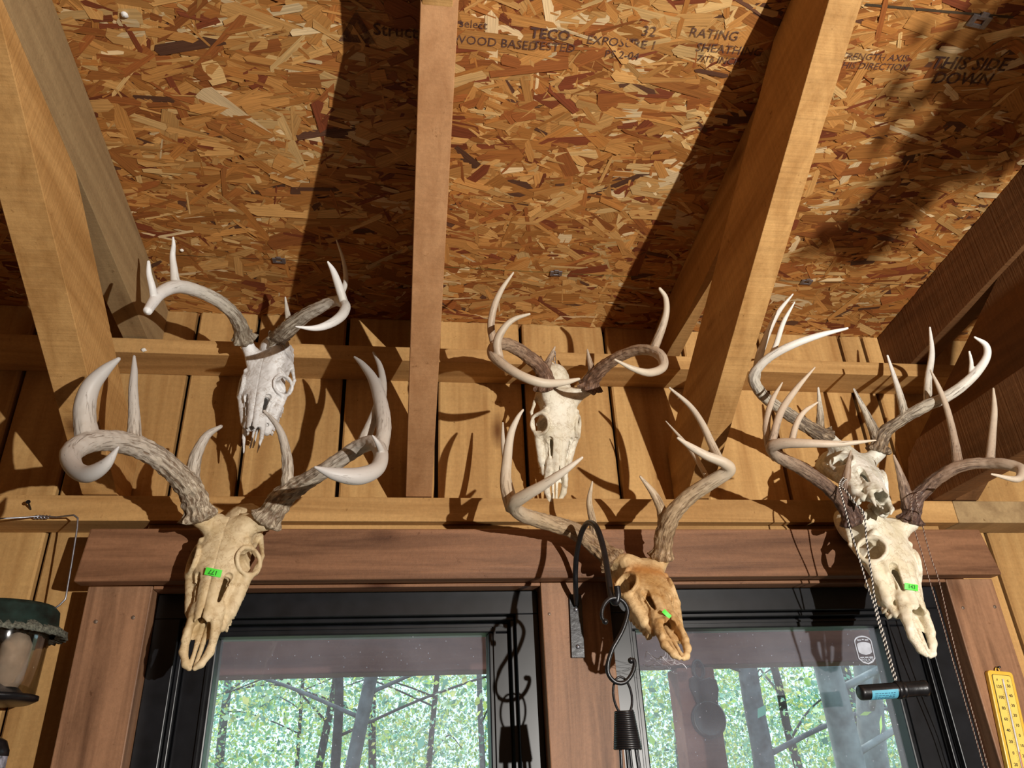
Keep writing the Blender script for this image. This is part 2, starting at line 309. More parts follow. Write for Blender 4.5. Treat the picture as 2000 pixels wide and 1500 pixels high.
def build_ceiling():
    """strand board: thousands of thin overlapping strands, some lying proud of the others"""
    rs=np.random.RandomState(11)
    X0,X1,Y0,Y1=-1.55,2.45,-.95,.0
    n=30000
    L=rs.gamma(2.4,.022,n)+.014; Wd=rs.gamma(1.7,.0062,n)+.0025; 
    big=rs.rand(n)<.05; L=np.where(big,L*1.3+.03,L); Wd=np.where(big,Wd*1.8+.011,Wd)
    L=np.clip(L,.01,.16); Wd=np.clip(Wd,.0018,.042)
    ang=rs.normal(0,.36,n); wild=rs.rand(n)<.24; ang=np.where(wild,rs.rand(n)*PI,ang)
    cx=X0+rs.rand(n)*(X1-X0); cy=Y0+rs.rand(n)*(Y1-Y0)
    h=rs.rand(n)**1.0*.0035+.0002
    pal=np.array([(.58,.27,.075),(.47,.19,.045),(.64,.34,.11),(.34,.11,.028),(.72,.45,.18),(.42,.155,.038),(.22,.055,.02),(.82,.60,.33),(.52,.24,.065),(.13,.055,.03)])
    pr=np.array([.20,.17,.16,.10,.09,.11,.05,.04,.06,.02]); pr/=pr.sum()
    col=pal[rs.choice(len(pal),n,p=pr)]*(.66+.36*rs.rand(n,1))
    order=np.argsort(-Wd*L+rs.rand(n)*.001)
    ca,sa=np.cos(ang),np.sin(ang)
    # six-cornered strand outline with ragged ends
    e=rs.rand(n,6)
    lx=np.stack([-.5-.0*e[:,0],-.5+.18*e[:,1],.5-.18*e[:,2],.5+.0*e[:,3],.5-.14*e[:,4],-.5+.14*e[:,5]],1)*L[:,None]
    ly=np.stack([-.15+.3*e[:,5],-.5+.0*e[:,0],-.42-.16*e[:,1],.1-.3*e[:,2],.5-.12*e[:,3],.42+.1*e[:,4]],1)*Wd[:,None]
    wx=cx[:,None]+lx*ca[:,None]-ly*sa[:,None]; wy=cy[:,None]+lx*sa[:,None]+ly*ca[:,None]
    tilt1=rs.normal(0,.012,n)[:,None]; tilt2=rs.normal(0,.06,n)[:,None]
    hh=h[:,None]+lx*tilt1+ly*tilt2; hh=np.maximum(hh,.0001)
    wx=np.clip(wx,X0,X1); wy=np.clip(wy,Y0,Y1-.001)
    wz=(ZC+1.032-SL*wy)-hh
    V=np.stack([wx,wy,wz],2).reshape(-1,3)
    idx=np.arange(n*6).reshape(n,6)[:,::-1]
    me=bpy.data.meshes.new('ceiling')
    me.vertices.add(n*6); me.vertices.foreach_set('co',V.ravel().astype(np.float32))
    me.loops.add(n*6); me.loops.foreach_set('vertex_index',idx.ravel().astype(np.int32))
    me.polygons.add(n); me.polygons.foreach_set('loop_start',(np.arange(n)*6).astype(np.int32)); me.polygons.foreach_set('loop_total',np.full(n,6,np.int32))
    uvl=me.uv_layers.new(name='UVMap'); uo=rs.rand(n,2)*40
    U=np.stack([lx[:,::-1]+uo[:,:1],ly[:,::-1]+uo[:,1:]],2).reshape(-1,2); uvl.data.foreach_set('uv',U.ravel().astype(np.float32))
    ca_=me.color_attributes.new('fcol','FLOAT_COLOR','CORNER'); C4=np.ones((n,6,4),np.float32); C4[:,:,:3]=col[:,None,:]; ca_.data.foreach_set('color',C4.ravel())
    me.update(); me.validate()
    o=link('ceiling',me,M['osb']); tag(o,kind='structure')
    # the solid panel core behind the strands and over the rest of the room
    b=MB(); y0,y1=-4.6,.05
    b.prism([(y0,roof_z(y0)+.0005),(y1,roof_z(y1)+.0005),(y1,roof_z(y1)+.02),(y0,roof_z(y0)+.02)],0,-2.6,3.2)
    c=b.build('panel_core',simple('osb_core',(.42,.19,.06),.7,noise=.4,nscale=25),o)
    return o
ceil=build_ceiling()
def on_roof(px,py,h=.0):
    d=(px-1000)/FPX*CX-(py-750)/FPX*CU+CF; N=np.array([0,SL,1.0]); c=ZC+1.032-h
    p=CAM+d*((c-N@CAM)/(N@d)); return Vector((float(p[0]),float(p[1]),float(p[2])))
RUP=Vector((0,-1,SL)).normalized()     # up the slope (towards the room)
def stamp(body,px,py,size,rot=0,bold=0.0,parent=ceil):
    p=on_roof(px,py,.0048); x=Vector((1,0,0)); y=RUP
    q=Matrix.Rotation(math.radians(rot),4,RUP.cross(x))
    # seen from underneath: x to the right, y up the slope
    return text('printed_stamp',body,size,frame(p,q@x,q@y),M['stamp'],parent,bold=bold)
stamp('WOOD BASED',968,84,.022); stamp('TESTED',1082,92,.022); stamp('select',925,48,.020); stamp('TECO',1075,68,.026,bold=.0005)
stamp('32',1268,62,.026); stamp('RATING',1395,68,.024); stamp('EXPOSURE 1',1215,84,.022); stamp('SHEATHING',1425,98,.022)
stamp('PS 2-04',1215,108,.020); stamp('7/16 INCH',1405,118,.018)
stamp('STRENGTH AXIS',1705,112,.018,-3); stamp('THIS DIRECTION',1705,130,.018,-3)
stamp('THIS SIDE',1895,126,.034,-3,.0004); stamp('DOWN',1880,155,.034,-3,.0004)
def stamp_logo():
    p=on_roof(697,55,.0048); b=MB()
    T=frame(p,(1,0,0),RUP)
    def tri(s,dz,flip=1):
        return [T@Vector((x*s,y*s*flip,dz)) for x,y in ((-.5,-.42),(.5,-.42),(0,.5))]
    a=tri(.062,0); i_=[T@Vector((x,y,0)) for x,y in ((-.012,-.012),(.012,-.012),(0,.012))]
    b.add(a+i_,[(0,1,4,3),(1,2,5,4),(2,0,3,5)]); b.build('printed_stamp',M['stamp'],ceil)
stamp_logo(); stamp('Structural',800,64,.03,0,.0004)

def seam(pa,pb,w,col):
    a,c=on_roof(*pa,.0044),on_roof(*pb,.0044); d=RUP*w
    b=MB(); b.add([a-d,c-d,c+d,a+d],[(0,1,2,3)]); b.build('panel_seam',col,ceil)
sm=simple('seam_shadow_gap',(.05,.03,.012),.9)
seam((1690,9),(2000,36),.0022,sm); seam((862,521),(1330,546),.0006,simple('green_edge_paint',(.16,.16,.04),.8)); seam((335,498),(795,518),.0005,sm); seam((1520,548),(1760,556),.0006,sm)

# plywood clips pinched on the panel edge
def clip(px,py,s=1.0,rot=0,label=''):
    p=on_roof(px,py,.006); e=empty('panel_clip',p,label,'clip','metal panel clips on the ceiling seams')
    b=MB(); T=frame(p,(1,0,0),RUP)@Matrix.Rotation(rot,4,'Z')
    def bx(x0,x1,y0,y1,z0,z1):
        c=[T@Vector((x*s,y*s,z*s)) for x,y,z in ((x0,y0,z0),(x1,y0,z0),(x1,y1,z0),(x0,y1,z0),(x0,y0,z1),(x1,y0,z1),(x1,y1,z1),(x0,y1,z1))]
        b.add(c,[(3,2,1,0),(4,5,6,7),(0,1,5,4),(1,2,6,5),(2,3,7,6),(3,0,4,7)])
    bx(-.014,-.006,-.008,.008,-.001,.0015); bx(.006,.014,-.008,.008,-.001,.0015); bx(-.006,.006,-.008,-.003,-.001,.0015); bx(-.006,.006,.003,.008,-.001,.0015)
    b.build('plate',M['steel'],e,bevel=.0006)
    b=MB(); bx(-.005,.005,.006,.013,.0,.003); b.build('tongue',M['steel'],e,bevel=.0006)
clip(545,509,1.0,0,'small grey metal panel clip on the ceiling seam nearest the upper left skull')
clip(1086,534,1.0,.05,'small grey metal panel clip above the middle skull')
clip(1575,551,1.0,0,'small grey metal panel clip above the rear right skull, right of the double beam')
clip(1912,42,1.35,-.1,'bluish metal panel clip on the open ceiling seam at the top right corner')

# ------------------------------------------------------------------ rafters and braces
def rafter(x0,x1,m,label,hh=.14,lean=0.0):
    y0,y1=-3.2,-.004; b=MB(); b.cur=random.random()
    P=lambda x,y,d: (x,y,roof_z(y)-.0045-d)
    vs=[P(x0,y0,0),P(x1,y0,0),P(x1,y1,0),P(x0,y1,0),P(x0+lean,y0,hh),P(x1+lean,y0,hh),P(x1+lean,y1,hh-.0),P(x0+lean,y1,hh)]
    b.add(vs,[(0,1,2,3),(7,6,5,4),(0,4,5,1),(1,5,6,2),(2,6,7,3),(3,7,4,0)])
    tag(b.build('rafter',m,bevel=.0012),label,'beam','roof rafters')
def brace(xa,xb,m,label,hv=.165,top_y=-.92,xskew=0.0,lower=0.0):
    """knee brace rising from the lower girt to the rafter"""
    s=.54; yb=-.083; zb=ZC+.5445
    zbot=lambda y: zb+s*(-.08-y)
    rb=lambda y: roof_z(y)-.0045-.141
    # lower edge meets the rafter
    b=MB(); b.cur=random.random(); ya=-.006
    ym=None
    y=-.08
    while zbot(y)<roof_z(y)-.006: y-=.002
    yt=y
    y=-.08
    while zbot(y)+hv<roof_z(y)-.006: y-=.002
    yu=y
    poly=[(yb,zb),(yt,zbot(yt)),(yu,zbot(yu)+hv),(ya,zbot(ya)+hv),(ya,zb)]
    vs=[];n=len(poly)
    for x in (xa,xb):
        for (py_,pz) in poly: vs.append((x+xskew*(py_+.08)/-1.0,py_,pz))
    b.add(vs,[tuple(range(n))[::-1],tuple(range(n,2*n))]+[(i,(i+1)%n,(i+1)%n+n,i+n) for i in range(n)])
    tag(b.build('diagonal_brace',m,bevel=.0012),label,'beam','diagonal roof braces')
rafter(-1.235,-1.18,M['beam'],'rough roof rafter against the ceiling in the shade at the left edge')
rafter(-.613,-.561,M['beamg'],'grey weathered rafter under the ceiling behind the left diagonal brace')
rafter(.008,.052,M['beam'],'roof rafter hidden behind the straight centre brace')
rafter(.630,.664,M['beam'],'brown rafter in shade left of the right diagonal brace',hh=.115)
rafter(1.252,1.305,M['beamshade'],'shade-darkened rough-sawn rafter at the far right under the ceiling')
brace(-1.25,-1.195,M['beam'],'diagonal brace beyond the left edge of the group')
brace(-.628,-.5625,M['beam'],'large tan diagonal brace on the left side in front of the grey rafter',hv=.15,xskew=0.0)
brace(.006,.060,M['beamr'],'reddish brown straight centre brace between the upper left and middle skulls')
brace(.616,.668,M['beam'],'large diagonal brace right of the middle skull with a bright lit front edge',xskew=-.01,hv=.18)
brace(1.264,1.322,M['beamshade'],'shade-darkened diagonal brace at the right edge behind the upper right antler',hv=.21)
def tie_beam():
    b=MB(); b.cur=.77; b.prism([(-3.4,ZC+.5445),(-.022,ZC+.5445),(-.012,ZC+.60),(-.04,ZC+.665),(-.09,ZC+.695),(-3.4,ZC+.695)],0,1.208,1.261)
    tag(b.build('tie_beam',M['beamshade'],bevel=.0015),'rough shade-darkened horizontal tie beam resting on the lower girt behind the lower right antler','beam')
tie_beam()
# girts
def bar(name,x0,x1,y0,y1,z0,z1,m,label=None,cat=None,group=None,kind=None,bev=.0015):
    b=MB(); b.cur=random.random(); b.box(x0,x1,y0,y1,z0,z1); o=b.build(name,m,bevel=bev); tag(o,label,cat,group,kind); return o
bar('wall_girt',-2.6,3.2,-.10,-.0005,ZC+.859,ZC+.8945,M['girt'],'upper horizontal girt board along the wall under the rafter ends','beam')
bar('wall_girt',-2.6,1.257,-.08,-.0005,ZC+.491,ZC+.543,M['girt'],'lower horizontal girt board directly above the window header','beam')
bar('wall_girt',1.258,3.2,-.08,-.0005,ZC+.491,ZC+.543,M['beamg'],'greyer length of lower girt at the right edge, past the header','beam')
# packing strips between girt and header
bar('packing_board',-.50,.36,-.058,-.0005,ZC+.362,ZC+.4905,M['girt'],'tan packing board showing above the window header, left half','board')
bar('packing_board',.364,1.22,-.058,-.0005,ZC+.362,ZC+.4905,M['girt'],'tan packing board showing above the window header, right half','board')

# ------------------------------------------------------------------ window trim
def header():
    b=MB(); b.cur=.3; z0,z1=ZC+.3595,ZC+.459; 
    b.prism([(-.588,z0),(1.276,z0),(1.256,z1),(-.578,z1)],1,-.135,-.100); o=b.build('trim_1',M['walnuth'],bevel=.003); tag(o,kind='structure')
header()
bar('trim_2',-.573,-.459,-.100,-.0005,ZC-.9,ZC+.3590,M['walnutv'],kind='structure',bev=.002)
bar('trim_3',.2775,.4165,-.100,-.0005,ZC-.9,ZC+.3590,M['walnutv'],kind='structure',bev=.002)
bar('trim_4',1.166,1.277,-.100,-.0005,ZC-.9,ZC+.3590,M['walnutv'],kind='structure',bev=.002)
bar('trim_5',-.458,.277,-.0999,-.0605,ZC+.3525,ZC+.3590,M['walnuth'],kind='structure')
bar('trim_6',.417,1.1655,-.0999,-.0605,ZC+.3525,ZC+.3590,M['walnuth'],kind='structure')

def glass_mat():
    m,N,K,B=mat('dusty_glass')
    N.remove(B); out=N['Material Output']
    tr=N.new('ShaderNodeBsdfTransparent'); tr.inputs[0].default_value=(.93,.97,.98,1)
    gl=N.new('ShaderNodeBsdfGlossy'); gl.inputs['Roughness'].default_value=.02
    di=N.new('ShaderNodeBsdfDiffuse'); di.inputs[0].default_value=(.62,.62,.72,1)
    m1=N.new('ShaderNodeMixShader'); m1.inputs[0].default_value=.035; K.new(tr.outputs[0],m1.inputs[1]); K.new(gl.outputs[0],m1.inputs[2])
    tc=N.new('ShaderNodeTexCoord')
    n=N.new('ShaderNodeTexNoise'); n.inputs['Scale'].default_value=5; n.inputs['Detail'].default_value=5; K.new(tc.outputs['Object'],n.inputs['Vector'])
    v=N.new('ShaderNodeTexVoronoi'); v.inputs['Scale'].default_value=75; K.new(tc.outputs['Object'],v.inputs['Vector'])
    r=N.new('ShaderNodeValToRGB'); r.color_ramp.elements[0].position=.0; r.color_ramp.elements[0].color=(.8,.8,.8,1); r.color_ramp.elements[1].position=.10; r.color_ramp.elements[1].color=(0,0,0,1); K.new(v.outputs['Distance'],r.inputs[0])
    v2=N.new('ShaderNodeTexNoise'); v2.inputs['Scale'].default_value=38; K.new(tc.outputs['Object'],v2.inputs['Vector'])
    gt=N.new('ShaderNodeMath'); gt.operation='GREATER_THAN'; gt.inputs[1].default_value=.44; K.new(v2.outputs['Fac'],gt.inputs[0])
    mu=N.new('ShaderNodeMath'); mu.operation='MULTIPLY'; K.new(r.outputs[0],mu.inputs[0]); K.new(gt.outputs[0],mu.inputs[1])
    hz=N.new('ShaderNodeMapRange'); hz.inputs[1].default_value=.3; hz.inputs[2].default_value=.75; hz.inputs[3].default_value=.045; hz.inputs[4].default_value=.15; K.new(n.outputs['Fac'],hz.inputs[0])
    ad=N.new('ShaderNodeMath'); ad.operation='ADD'; ad.use_clamp=True; K.new(mu.outputs[0],ad.inputs[0]); K.new(hz.outputs[0],ad.inputs[1])
    m2=N.new('ShaderNodeMixShader'); K.new(ad.outputs[0],m2.inputs[0]); K.new(m1.outputs[0],m2.inputs[1]); K.new(di.outputs[0],m2.inputs[2])
    K.new(m2.outputs[0],out.inputs[0]); return m
M['glass']=glass_mat()
def ringframe(name,x0,x1,z0,z1,w,y0,y1,m,parent,step=True):
    b=MB(); b.box(x0,x1,y0,y1,z1-w,z1); b.box(x0,x1,y0,y1,z0,z0+w); b.box(x0,x0+w,y0,y1,z0+w,z1-w); b.box(x1-w,x1,y0,y1,z0+w,z1-w)
    return b.build(name,m,parent,bevel=.0015)
def window(n,x0,x1,gx0,gx1):
    z1=ZC+.352; z0=ZC-.74
    e=bpy.data.objects.new('window_%d'%n,None); COL.objects.link(e); e.location=((x0+x1)/2,-.03,z0); e.matrix_world=Matrix.Translation(e.location); tag(e,kind='structure')
    ringframe('window_frame',x0,x1,z0,z1,.046,-.060,.03,M['black'],e)
    # inner stop, set back
    ringframe('window_stop',x0+.047,x1-.047,z0+.047,z1-.047,.008,-.045,.03,M['black'],e)
    gz1=ZC+.2765
    b=MB(); y0,y1=-.028,.028
    sx0,sx1,sz1,sz0=x0+.056,x1-.056,z1-.056,z0+.056
    b.box(sx0,sx1,y0,y1,gz1,sz1); b.box(sx0,sx1,y0,y1,sz0,sz0+.05); b.box(sx0,gx0,y0,y1,sz0+.05,gz1); b.box(gx1,sx1,y0,y1,sz0+.05,gz1)
    b.build('sash',M['black'],e,bevel=.003)
    b=MB()
    for (ya,d) in ((-.034,.006),):
        b.box(sx0+.012,sx1-.012,ya,y0-.0003,gz1+.010,gz1+.014); b.box(gx0-.014,gx0-.010,ya,y0-.0003,sz0+.02,gz1+.01); b.box(gx1+.010,gx1+.014,ya,y0-.0003,sz0+.02,gz1+.01)
    b.build('glazing_bead',M['black'],e)
    b=MB(); b.box(gx0,gx1,.002,.006,sz0+.05,gz1); p=b.build('pane',M['glass'],e)
    return e,p
w1,p1=window(1,-.458,.276,-.345,.178)
w2,p2=window(2,.4175,1.165,.486,1.037)
# etched badge sticker on the right pane
def badge():
    c=at(1690,1269,-.0) ; y=.0012
    sm_=simple('badge_print',(.55,.58,.66),.6); b=MB()
    def P(u,v): return (c.x+u,y,c.z+v)
    out=[]; k=14
    for i in range(k+1):
        t=PI-PI*i/k; out.append((.0205*math.cos(t),.017+.0125*math.sin(t)))
    out+=[(.0195,-.018),(.012,-.026),(0,-.030),(-.012,-.026),(-.0195,-.018)]
    n=len(out); vs=[P(*p) for p in out]+[P(p[0]*.9,p[1]*.9) for p in out]
    b.add(vs,[(i,(i+1)%n,(i+1)%n+n,i+n) for i in range(n)])
    b.add([P(p[0]*.78,p[1]*.45+.003) for p in out],[tuple(range(n))])
    o=b.build('badge_sticker',sm_,p2)
    b=MB()
    for (u0,u1,v) in ((-.013,-.004,.0205),(-.002,.003,.0215),(.005,.013,.0205),(-.015,-.006,-.0155),(-.004,.004,-.0155),(.006,.015,-.0155)):
        b.add([P(u0,v-.0011),P(u1,v-.0011),P(u1,v+.0011),P(u0,v+.0011)],[(0,1,2,3)])
    b.build('badge_marks',sm_,o)
    text('badge_text','POLICE',.0085,frame((c.x,y-.0006,c.z-.0215),(1,0,0),(0,0,1)),sm_,o)
badge()

# ------------------------------------------------------------------ skulls (signed distance field -> surface)
def sd_ell(P,c,r):
    q=(P-np.array(c,np.float32))/np.array(r,np.float32); k=np.sqrt((q*q).sum(-1)); return (k-1)*min(r)
def sd_cap(P,a,b,ra,rb):
    a=np.array(a,np.float32); b=np.array(b,np.float32); d=b-a; pa=P-a
    h=np.clip((pa@d)/float(d@d),0,1); return np.sqrt(((pa-h[...,None]*d)**2).sum(-1))-(ra+(rb-ra)*h)
def sd_torus(P,c,n,R,r):
    n=np.array(n,np.float32); n/=np.linalg.norm(n); q=P-np.array(c,np.float32); h=q@n
    rad=np.sqrt(np.maximum((q*q).sum(-1)-h*h,0)); return np.sqrt((rad-R)**2+h*h)-r
def smin(a,b,k):
    h=np.clip(.5+.5*(b-a)/k,0,1); return b*(1-h)+a*h-k*h*(1-h)
def ssub(a,b,k): return -smin(-a,b,k)      # a minus b
def nz(P,freq,seed):
    rs=np.random.RandomState(seed); o=0
    for f,a in ((1,.5),(2.1,.3),(4.3,.2)):
        for _ in range(3):
            d=rs.normal(size=3); d/=np.linalg.norm(d); o=o+a*np.sin((P@d.astype(np.float32))*freq*f+rs.rand()*6.28)*np.sin((P@np.roll(d,1).astype(np.float32))*freq*f*1.3+rs.rand()*6.28)
    return o
def surface_nets(f,org,h):
    nx,ny,nz_=f.shape; s=f<0
    c=[s[i:nx-1+i,j:ny-1+j,k:nz_-1+k] for i in (0,1) for j in (0,1) for k in (0,1)]
    cnt=sum(x.astype(np.int8) for x in c); act=(cnt>0)&(cnt<8)
    ids=-np.ones(act.shape,np.int64); I=np.argwhere(act); ids[act]=np.arange(len(I))
    offs=[(i,j,k) for i in (0,1) for j in (0,1) for k in (0,1)]
    val=np.stack([f[I[:,0]+o[0],I[:,1]+o[1],I[:,2]+o[2]] for o in offs],1)
    acc=np.zeros((len(I),3)); w=np.zeros(len(I))
    for a in range(8):
        for b in range(a+1,8):
            d=np.array(offs[b])-np.array(offs[a])
            if abs(d).sum()!=1: continue
            va,vb=val[:,a],val[:,b]; m=(va<0)!=(vb<0); t=np.where(m,va/np.where(m,va-vb,1),0)
            acc+=np.where(m[:,None],np.array(offs[a])+t[:,None]*d,0); w+=m
    V=(I+acc/w[:,None])*h+np.array(org)
    Q=[]
    for ax in range(3):
        sl0=[slice(None)]*3; sl1=[slice(None)]*3; sl0[ax]=slice(0,-1); sl1[ax]=slice(1,None)
        a=s[tuple(sl0)]; b=s[tuple(sl1)]; E=np.argwhere(a!=b)
        u,v=(ax+1)%3,(ax+2)%3
        ok=(E[:,u]>0)&(E[:,v]>0)&(E[:,u]<f.shape[u]-1)&(E[:,v]<f.shape[v]-1)&(E[:,ax]<f.shape[ax]-1); E=E[ok]
        du=np.zeros(3,int);du[u]=1; dv=np.zeros(3,int);dv[v]=1
        q=np.stack([ids[tuple((E-du-dv).T)],ids[tuple((E-dv).T)],ids[tuple(E.T)],ids[tuple((E-du).T)]],1)
        fl=a[tuple(E.T)]; q[~fl]=q[~fl][:,::-1]; Q.append(q)
    Q=np.concatenate(Q); Q=Q[(Q>=0).all(1)]
    return V,Q
def skull_sdf(P,opt):
    """P in units of skull length; y towards the nose, z dorsal, x lateral"""
    x,y,z=P[...,0],P[...,1],P[...,2]; ax=np.abs(x)
    A=np.stack([ax,y,z],-1)
    wy=opt.get('wy',1.0)
    ky=[-.34,-.25,-.12,0,.07,.13,.2,.27,.36,.45,.55,.65,.72]
    kw=np.array([.02,.11,.150,.185,.178,.165,.185,.20,.178,.132,.104,.086,.078])*wy
    kt=[-.24,-.20,-.13-opt.get('low',0)*.5,.018,.032,.03,.022,.012,-.005,-.026,-.05,-.078,-.094]
    kb=[-.29,-.30,-.29,-.28,-.27,-.26,-.25,-.25,-.25,-.24,-.225,-.20,-.18]
    yy=np.clip(y,-.34,.72)
    def it(k):
        return np.interp(yy,ky,k).astype(np.float32)
    w,t,b=it(kw),it(kt),it(kb); zc=(t+b)/2; hh=(t-b)/2
    r=(np.abs(ax/w)**2.5+np.abs((z-zc)/hh)**2.5)**(1/2.5)
    d=(r-1)*np.minimum(w,hh)*.85
    d=np.maximum(d,np.maximum(y-.70,-.335-y))
    d=smin(d,sd_ell(A,(0,-.14,-.17-opt.get('low',0)),(.14,.16,.115)),.03)
    # nasal bones run on as a thin roof with two pointed tips
    nas=sd_cap(A,(.028,.40,-.045),(.024,.715,-.100),.034,.022); d=smin(d,nas,.02)
    d=np.minimum(d,sd_cap(A,(.026,.66,-.094),(.022,.765,-.118),.018,.006))
    # frontal bulge, medial dip
    d=smin(d,sd_ell(A,(.095,.05,-.01),(.075,.10,.05)),.03)
    # pedicles reaching to the antler bases
    for sgn,key in ((1,'pedL'),(-1,'pedR')):
        pb=opt.get(key)
        if pb is None: continue
        S_=np.stack([x*1.0,y,z],-1); a0=(sgn*.115,.04,-.03)
        d=smin(d,sd_cap(S_,a0,pb,.062,.058),.035)
    # orbit: hollow with a raised thin rim
    oc=(.185*wy,.29,-.075)
    d=ssub(d,sd_ell(A,(.215*wy,.29,-.065),(.10,.082,.085)),.006)
    d=ssub(d,sd_ell(A,(.235*wy,.10,-.13),(.085,.095,.10)),.02)
    d=ssub(d,sd_ell(A,(.20*wy,.40,-.31),(.09,.18,.09)),.02)
    d=ssub(d,sd_ell(A,(.125*wy,.29,-.13),(.085,.070,.080)),.006)
    d=ssub(d,sd_cap(A,(.195,.28,-.12),(.205,.13,-.19),.075,.08),.006)
    d=smin(d,sd_torus(A,oc,(.82,.10,.56),.092,.0135),.010)
    # postorbital bar, zygomatic arch
    d=smin(d,sd_cap(A,(.205*wy,.21,-.135),(.15*wy,.17,-.02),.013,.022),.015)
    d=smin(d,sd_cap(A,(.215*wy,.33,-.155),(.225*wy,.17,-.18),.018,.013),.012)
    d=smin(d,sd_cap(A,(.225*wy,.17,-.18),(.165*wy,.0,-.19),.013,.018),.012)
    # cheek plate down to the tooth row
    d=smin(d,sd_cap(A,(.180*wy,.385,-.135),(.125,.60,-.185),.036,.040),.03)
    d=smin(d,sd_cap(A,(.140*wy,.44,-.225),(.100,.71,-.195),.032,.026),.03)
    for i in range(6):
        ty=.43+i*.05; d=smin(d,sd_ell(A,(.132*wy-.006*i,ty,-.262+.004*i),(.024,.020,.026)),.008)
        d=smin(d,sd_ell(A,(.148*wy-.006*i,ty+.022,-.25+.004*i),(.010,.011,.03)),.006)
    # hollow of the snout, then the openings into it
    d=ssub(d,sd_cap(A,(.0,.42,-.142),(.0,.72,-.140),.085,.050),.008)
    d=ssub(d,sd_cap(A,(.100,.43,-.048),(.078,.585,-.082),.026,.014),.004)
    d=ssub(d,sd_cap(A,(.078,.445,-.078),(.058,.575,-.102),.026,.014),.004)
    d=ssub(d,sd_cap(A,(.118,.47,-.085),(.100,.56,-.110),.014,.012),.004)
    d=ssub(d,sd_ell(A,(.0,.77,-.095),(.044,.062,.045)),.01)
    d=ssub(d,sd_cap(A,(.072,.15,.04),(.080,.21,.028),.006,.011),.006)
    d=ssub(d,sd_ell(A,(.094,.64,-.17),(.016,.016,.012)),.006)
    # premaxillae: two bowed outer blades and two thin inner rods
    br=opt.get('broken',0)
    if br:
        d=smin(d,sd_cap(A,(.075,.66,-.135),(.080,.78,-.160),.026,.016),.02)
        d=smin(d,sd_cap(A,(.080,.78,-.16),(.060,.91 if br==1 else .84,-.19),.016,.005),.01)
        d=smin(d,sd_cap(A,(.016,.66,-.18),(.013,.86 if br==1 else .80,-.185),.012,.006),.008)
    else:
        d=smin(d,sd_cap(A,(.072,.62,-.130),(.088,.76,-.158),.034,.025),.02)
        d=smin(d,sd_cap(A,(.070,.70,-.116),(.086,.82,-.150),.020,.020),.02)
        d=smin(d,sd_cap(A,(.088,.76,-.158),(.080,.88,-.182),.027,.025),.012)
        d=smin(d,sd_cap(A,(.080,.88,-.182),(.046,.955,-.195),.025,.021),.015)
        d=smin(d,sd_cap(A,(.046,.955,-.195),(.016,.980,-.198),.021,.016),.015)
        d=smin(d,sd_cap(A,(.021,.64,-.185),(.016,.96,-.197),.019,.012),.006)
        d=smin(d,sd_ell(A,(.055,.745,-.185),(.030,.055,.012)),.01)
    # midline suture and coronal seam
    d=d+.0035*np.exp(-(x/.004)**2)*(y<.7)*(z>-.12)
    zig=.06*np.sin(ax*70)*.04
    d=d+.002*np.exp(-((y-(.38-ax*.9)+zig)/.004)**2)*(z>-.08)
    d=d+.0018*nz(P,26,opt['seed'])+.0007*nz(P,90,opt['seed']+5)
    return d
def skull_frame(O,tip_px,L,gam,alpha=None):
    """solve roll about the wall normal and nose pitch so the nose tip falls on tip_px"""
    def axes(al,be):
        Rm=Matrix.Rotation(be,3,'Y')@Matrix.Rotation(al,3,'X')@Matrix.Rotation(gam,3,Vector((0,0,-1)))
        return Rm@Vector((-1,0,0)),Rm@Vector((0,0,-1)),Rm@Vector((0,-1,0))
    def tip(al,be,LL):
        X,Y,Z=axes(al,be); return Vector(O)+(Y*.985-Z*.19)*LL
    v=[alpha if alpha is not None else 0.0,0.0,L]
    free=(0,1) if alpha is None else (1,2)
    for _ in range(40):
        r=np.array(proj(tip(*v))[:2])-np.array(tip_px); J=np.zeros((2,2))
        for c,i in enumerate(free):
            w=list(v); w[i]+=1e-4; J[:,c]=(np.array(proj(tip(*w))[:2])-np.array(tip_px)-r)/1e-4
        try: s=np.linalg.solve(J,-r)
        except Exception: break
        s=np.clip(s,-.15,.15)
        for c,i in enumerate(free): v[i]+=float(s[c])
    X,Y,Z=axes(v[0],v[1]); 0 and print('skull alpha %.1f beta %.1f L %.3f tip q %.3f'%(math.degrees(v[0]),math.degrees(v[1]),v[2],-tip(*v)[1]))
    return X,Y,Z,v[2]
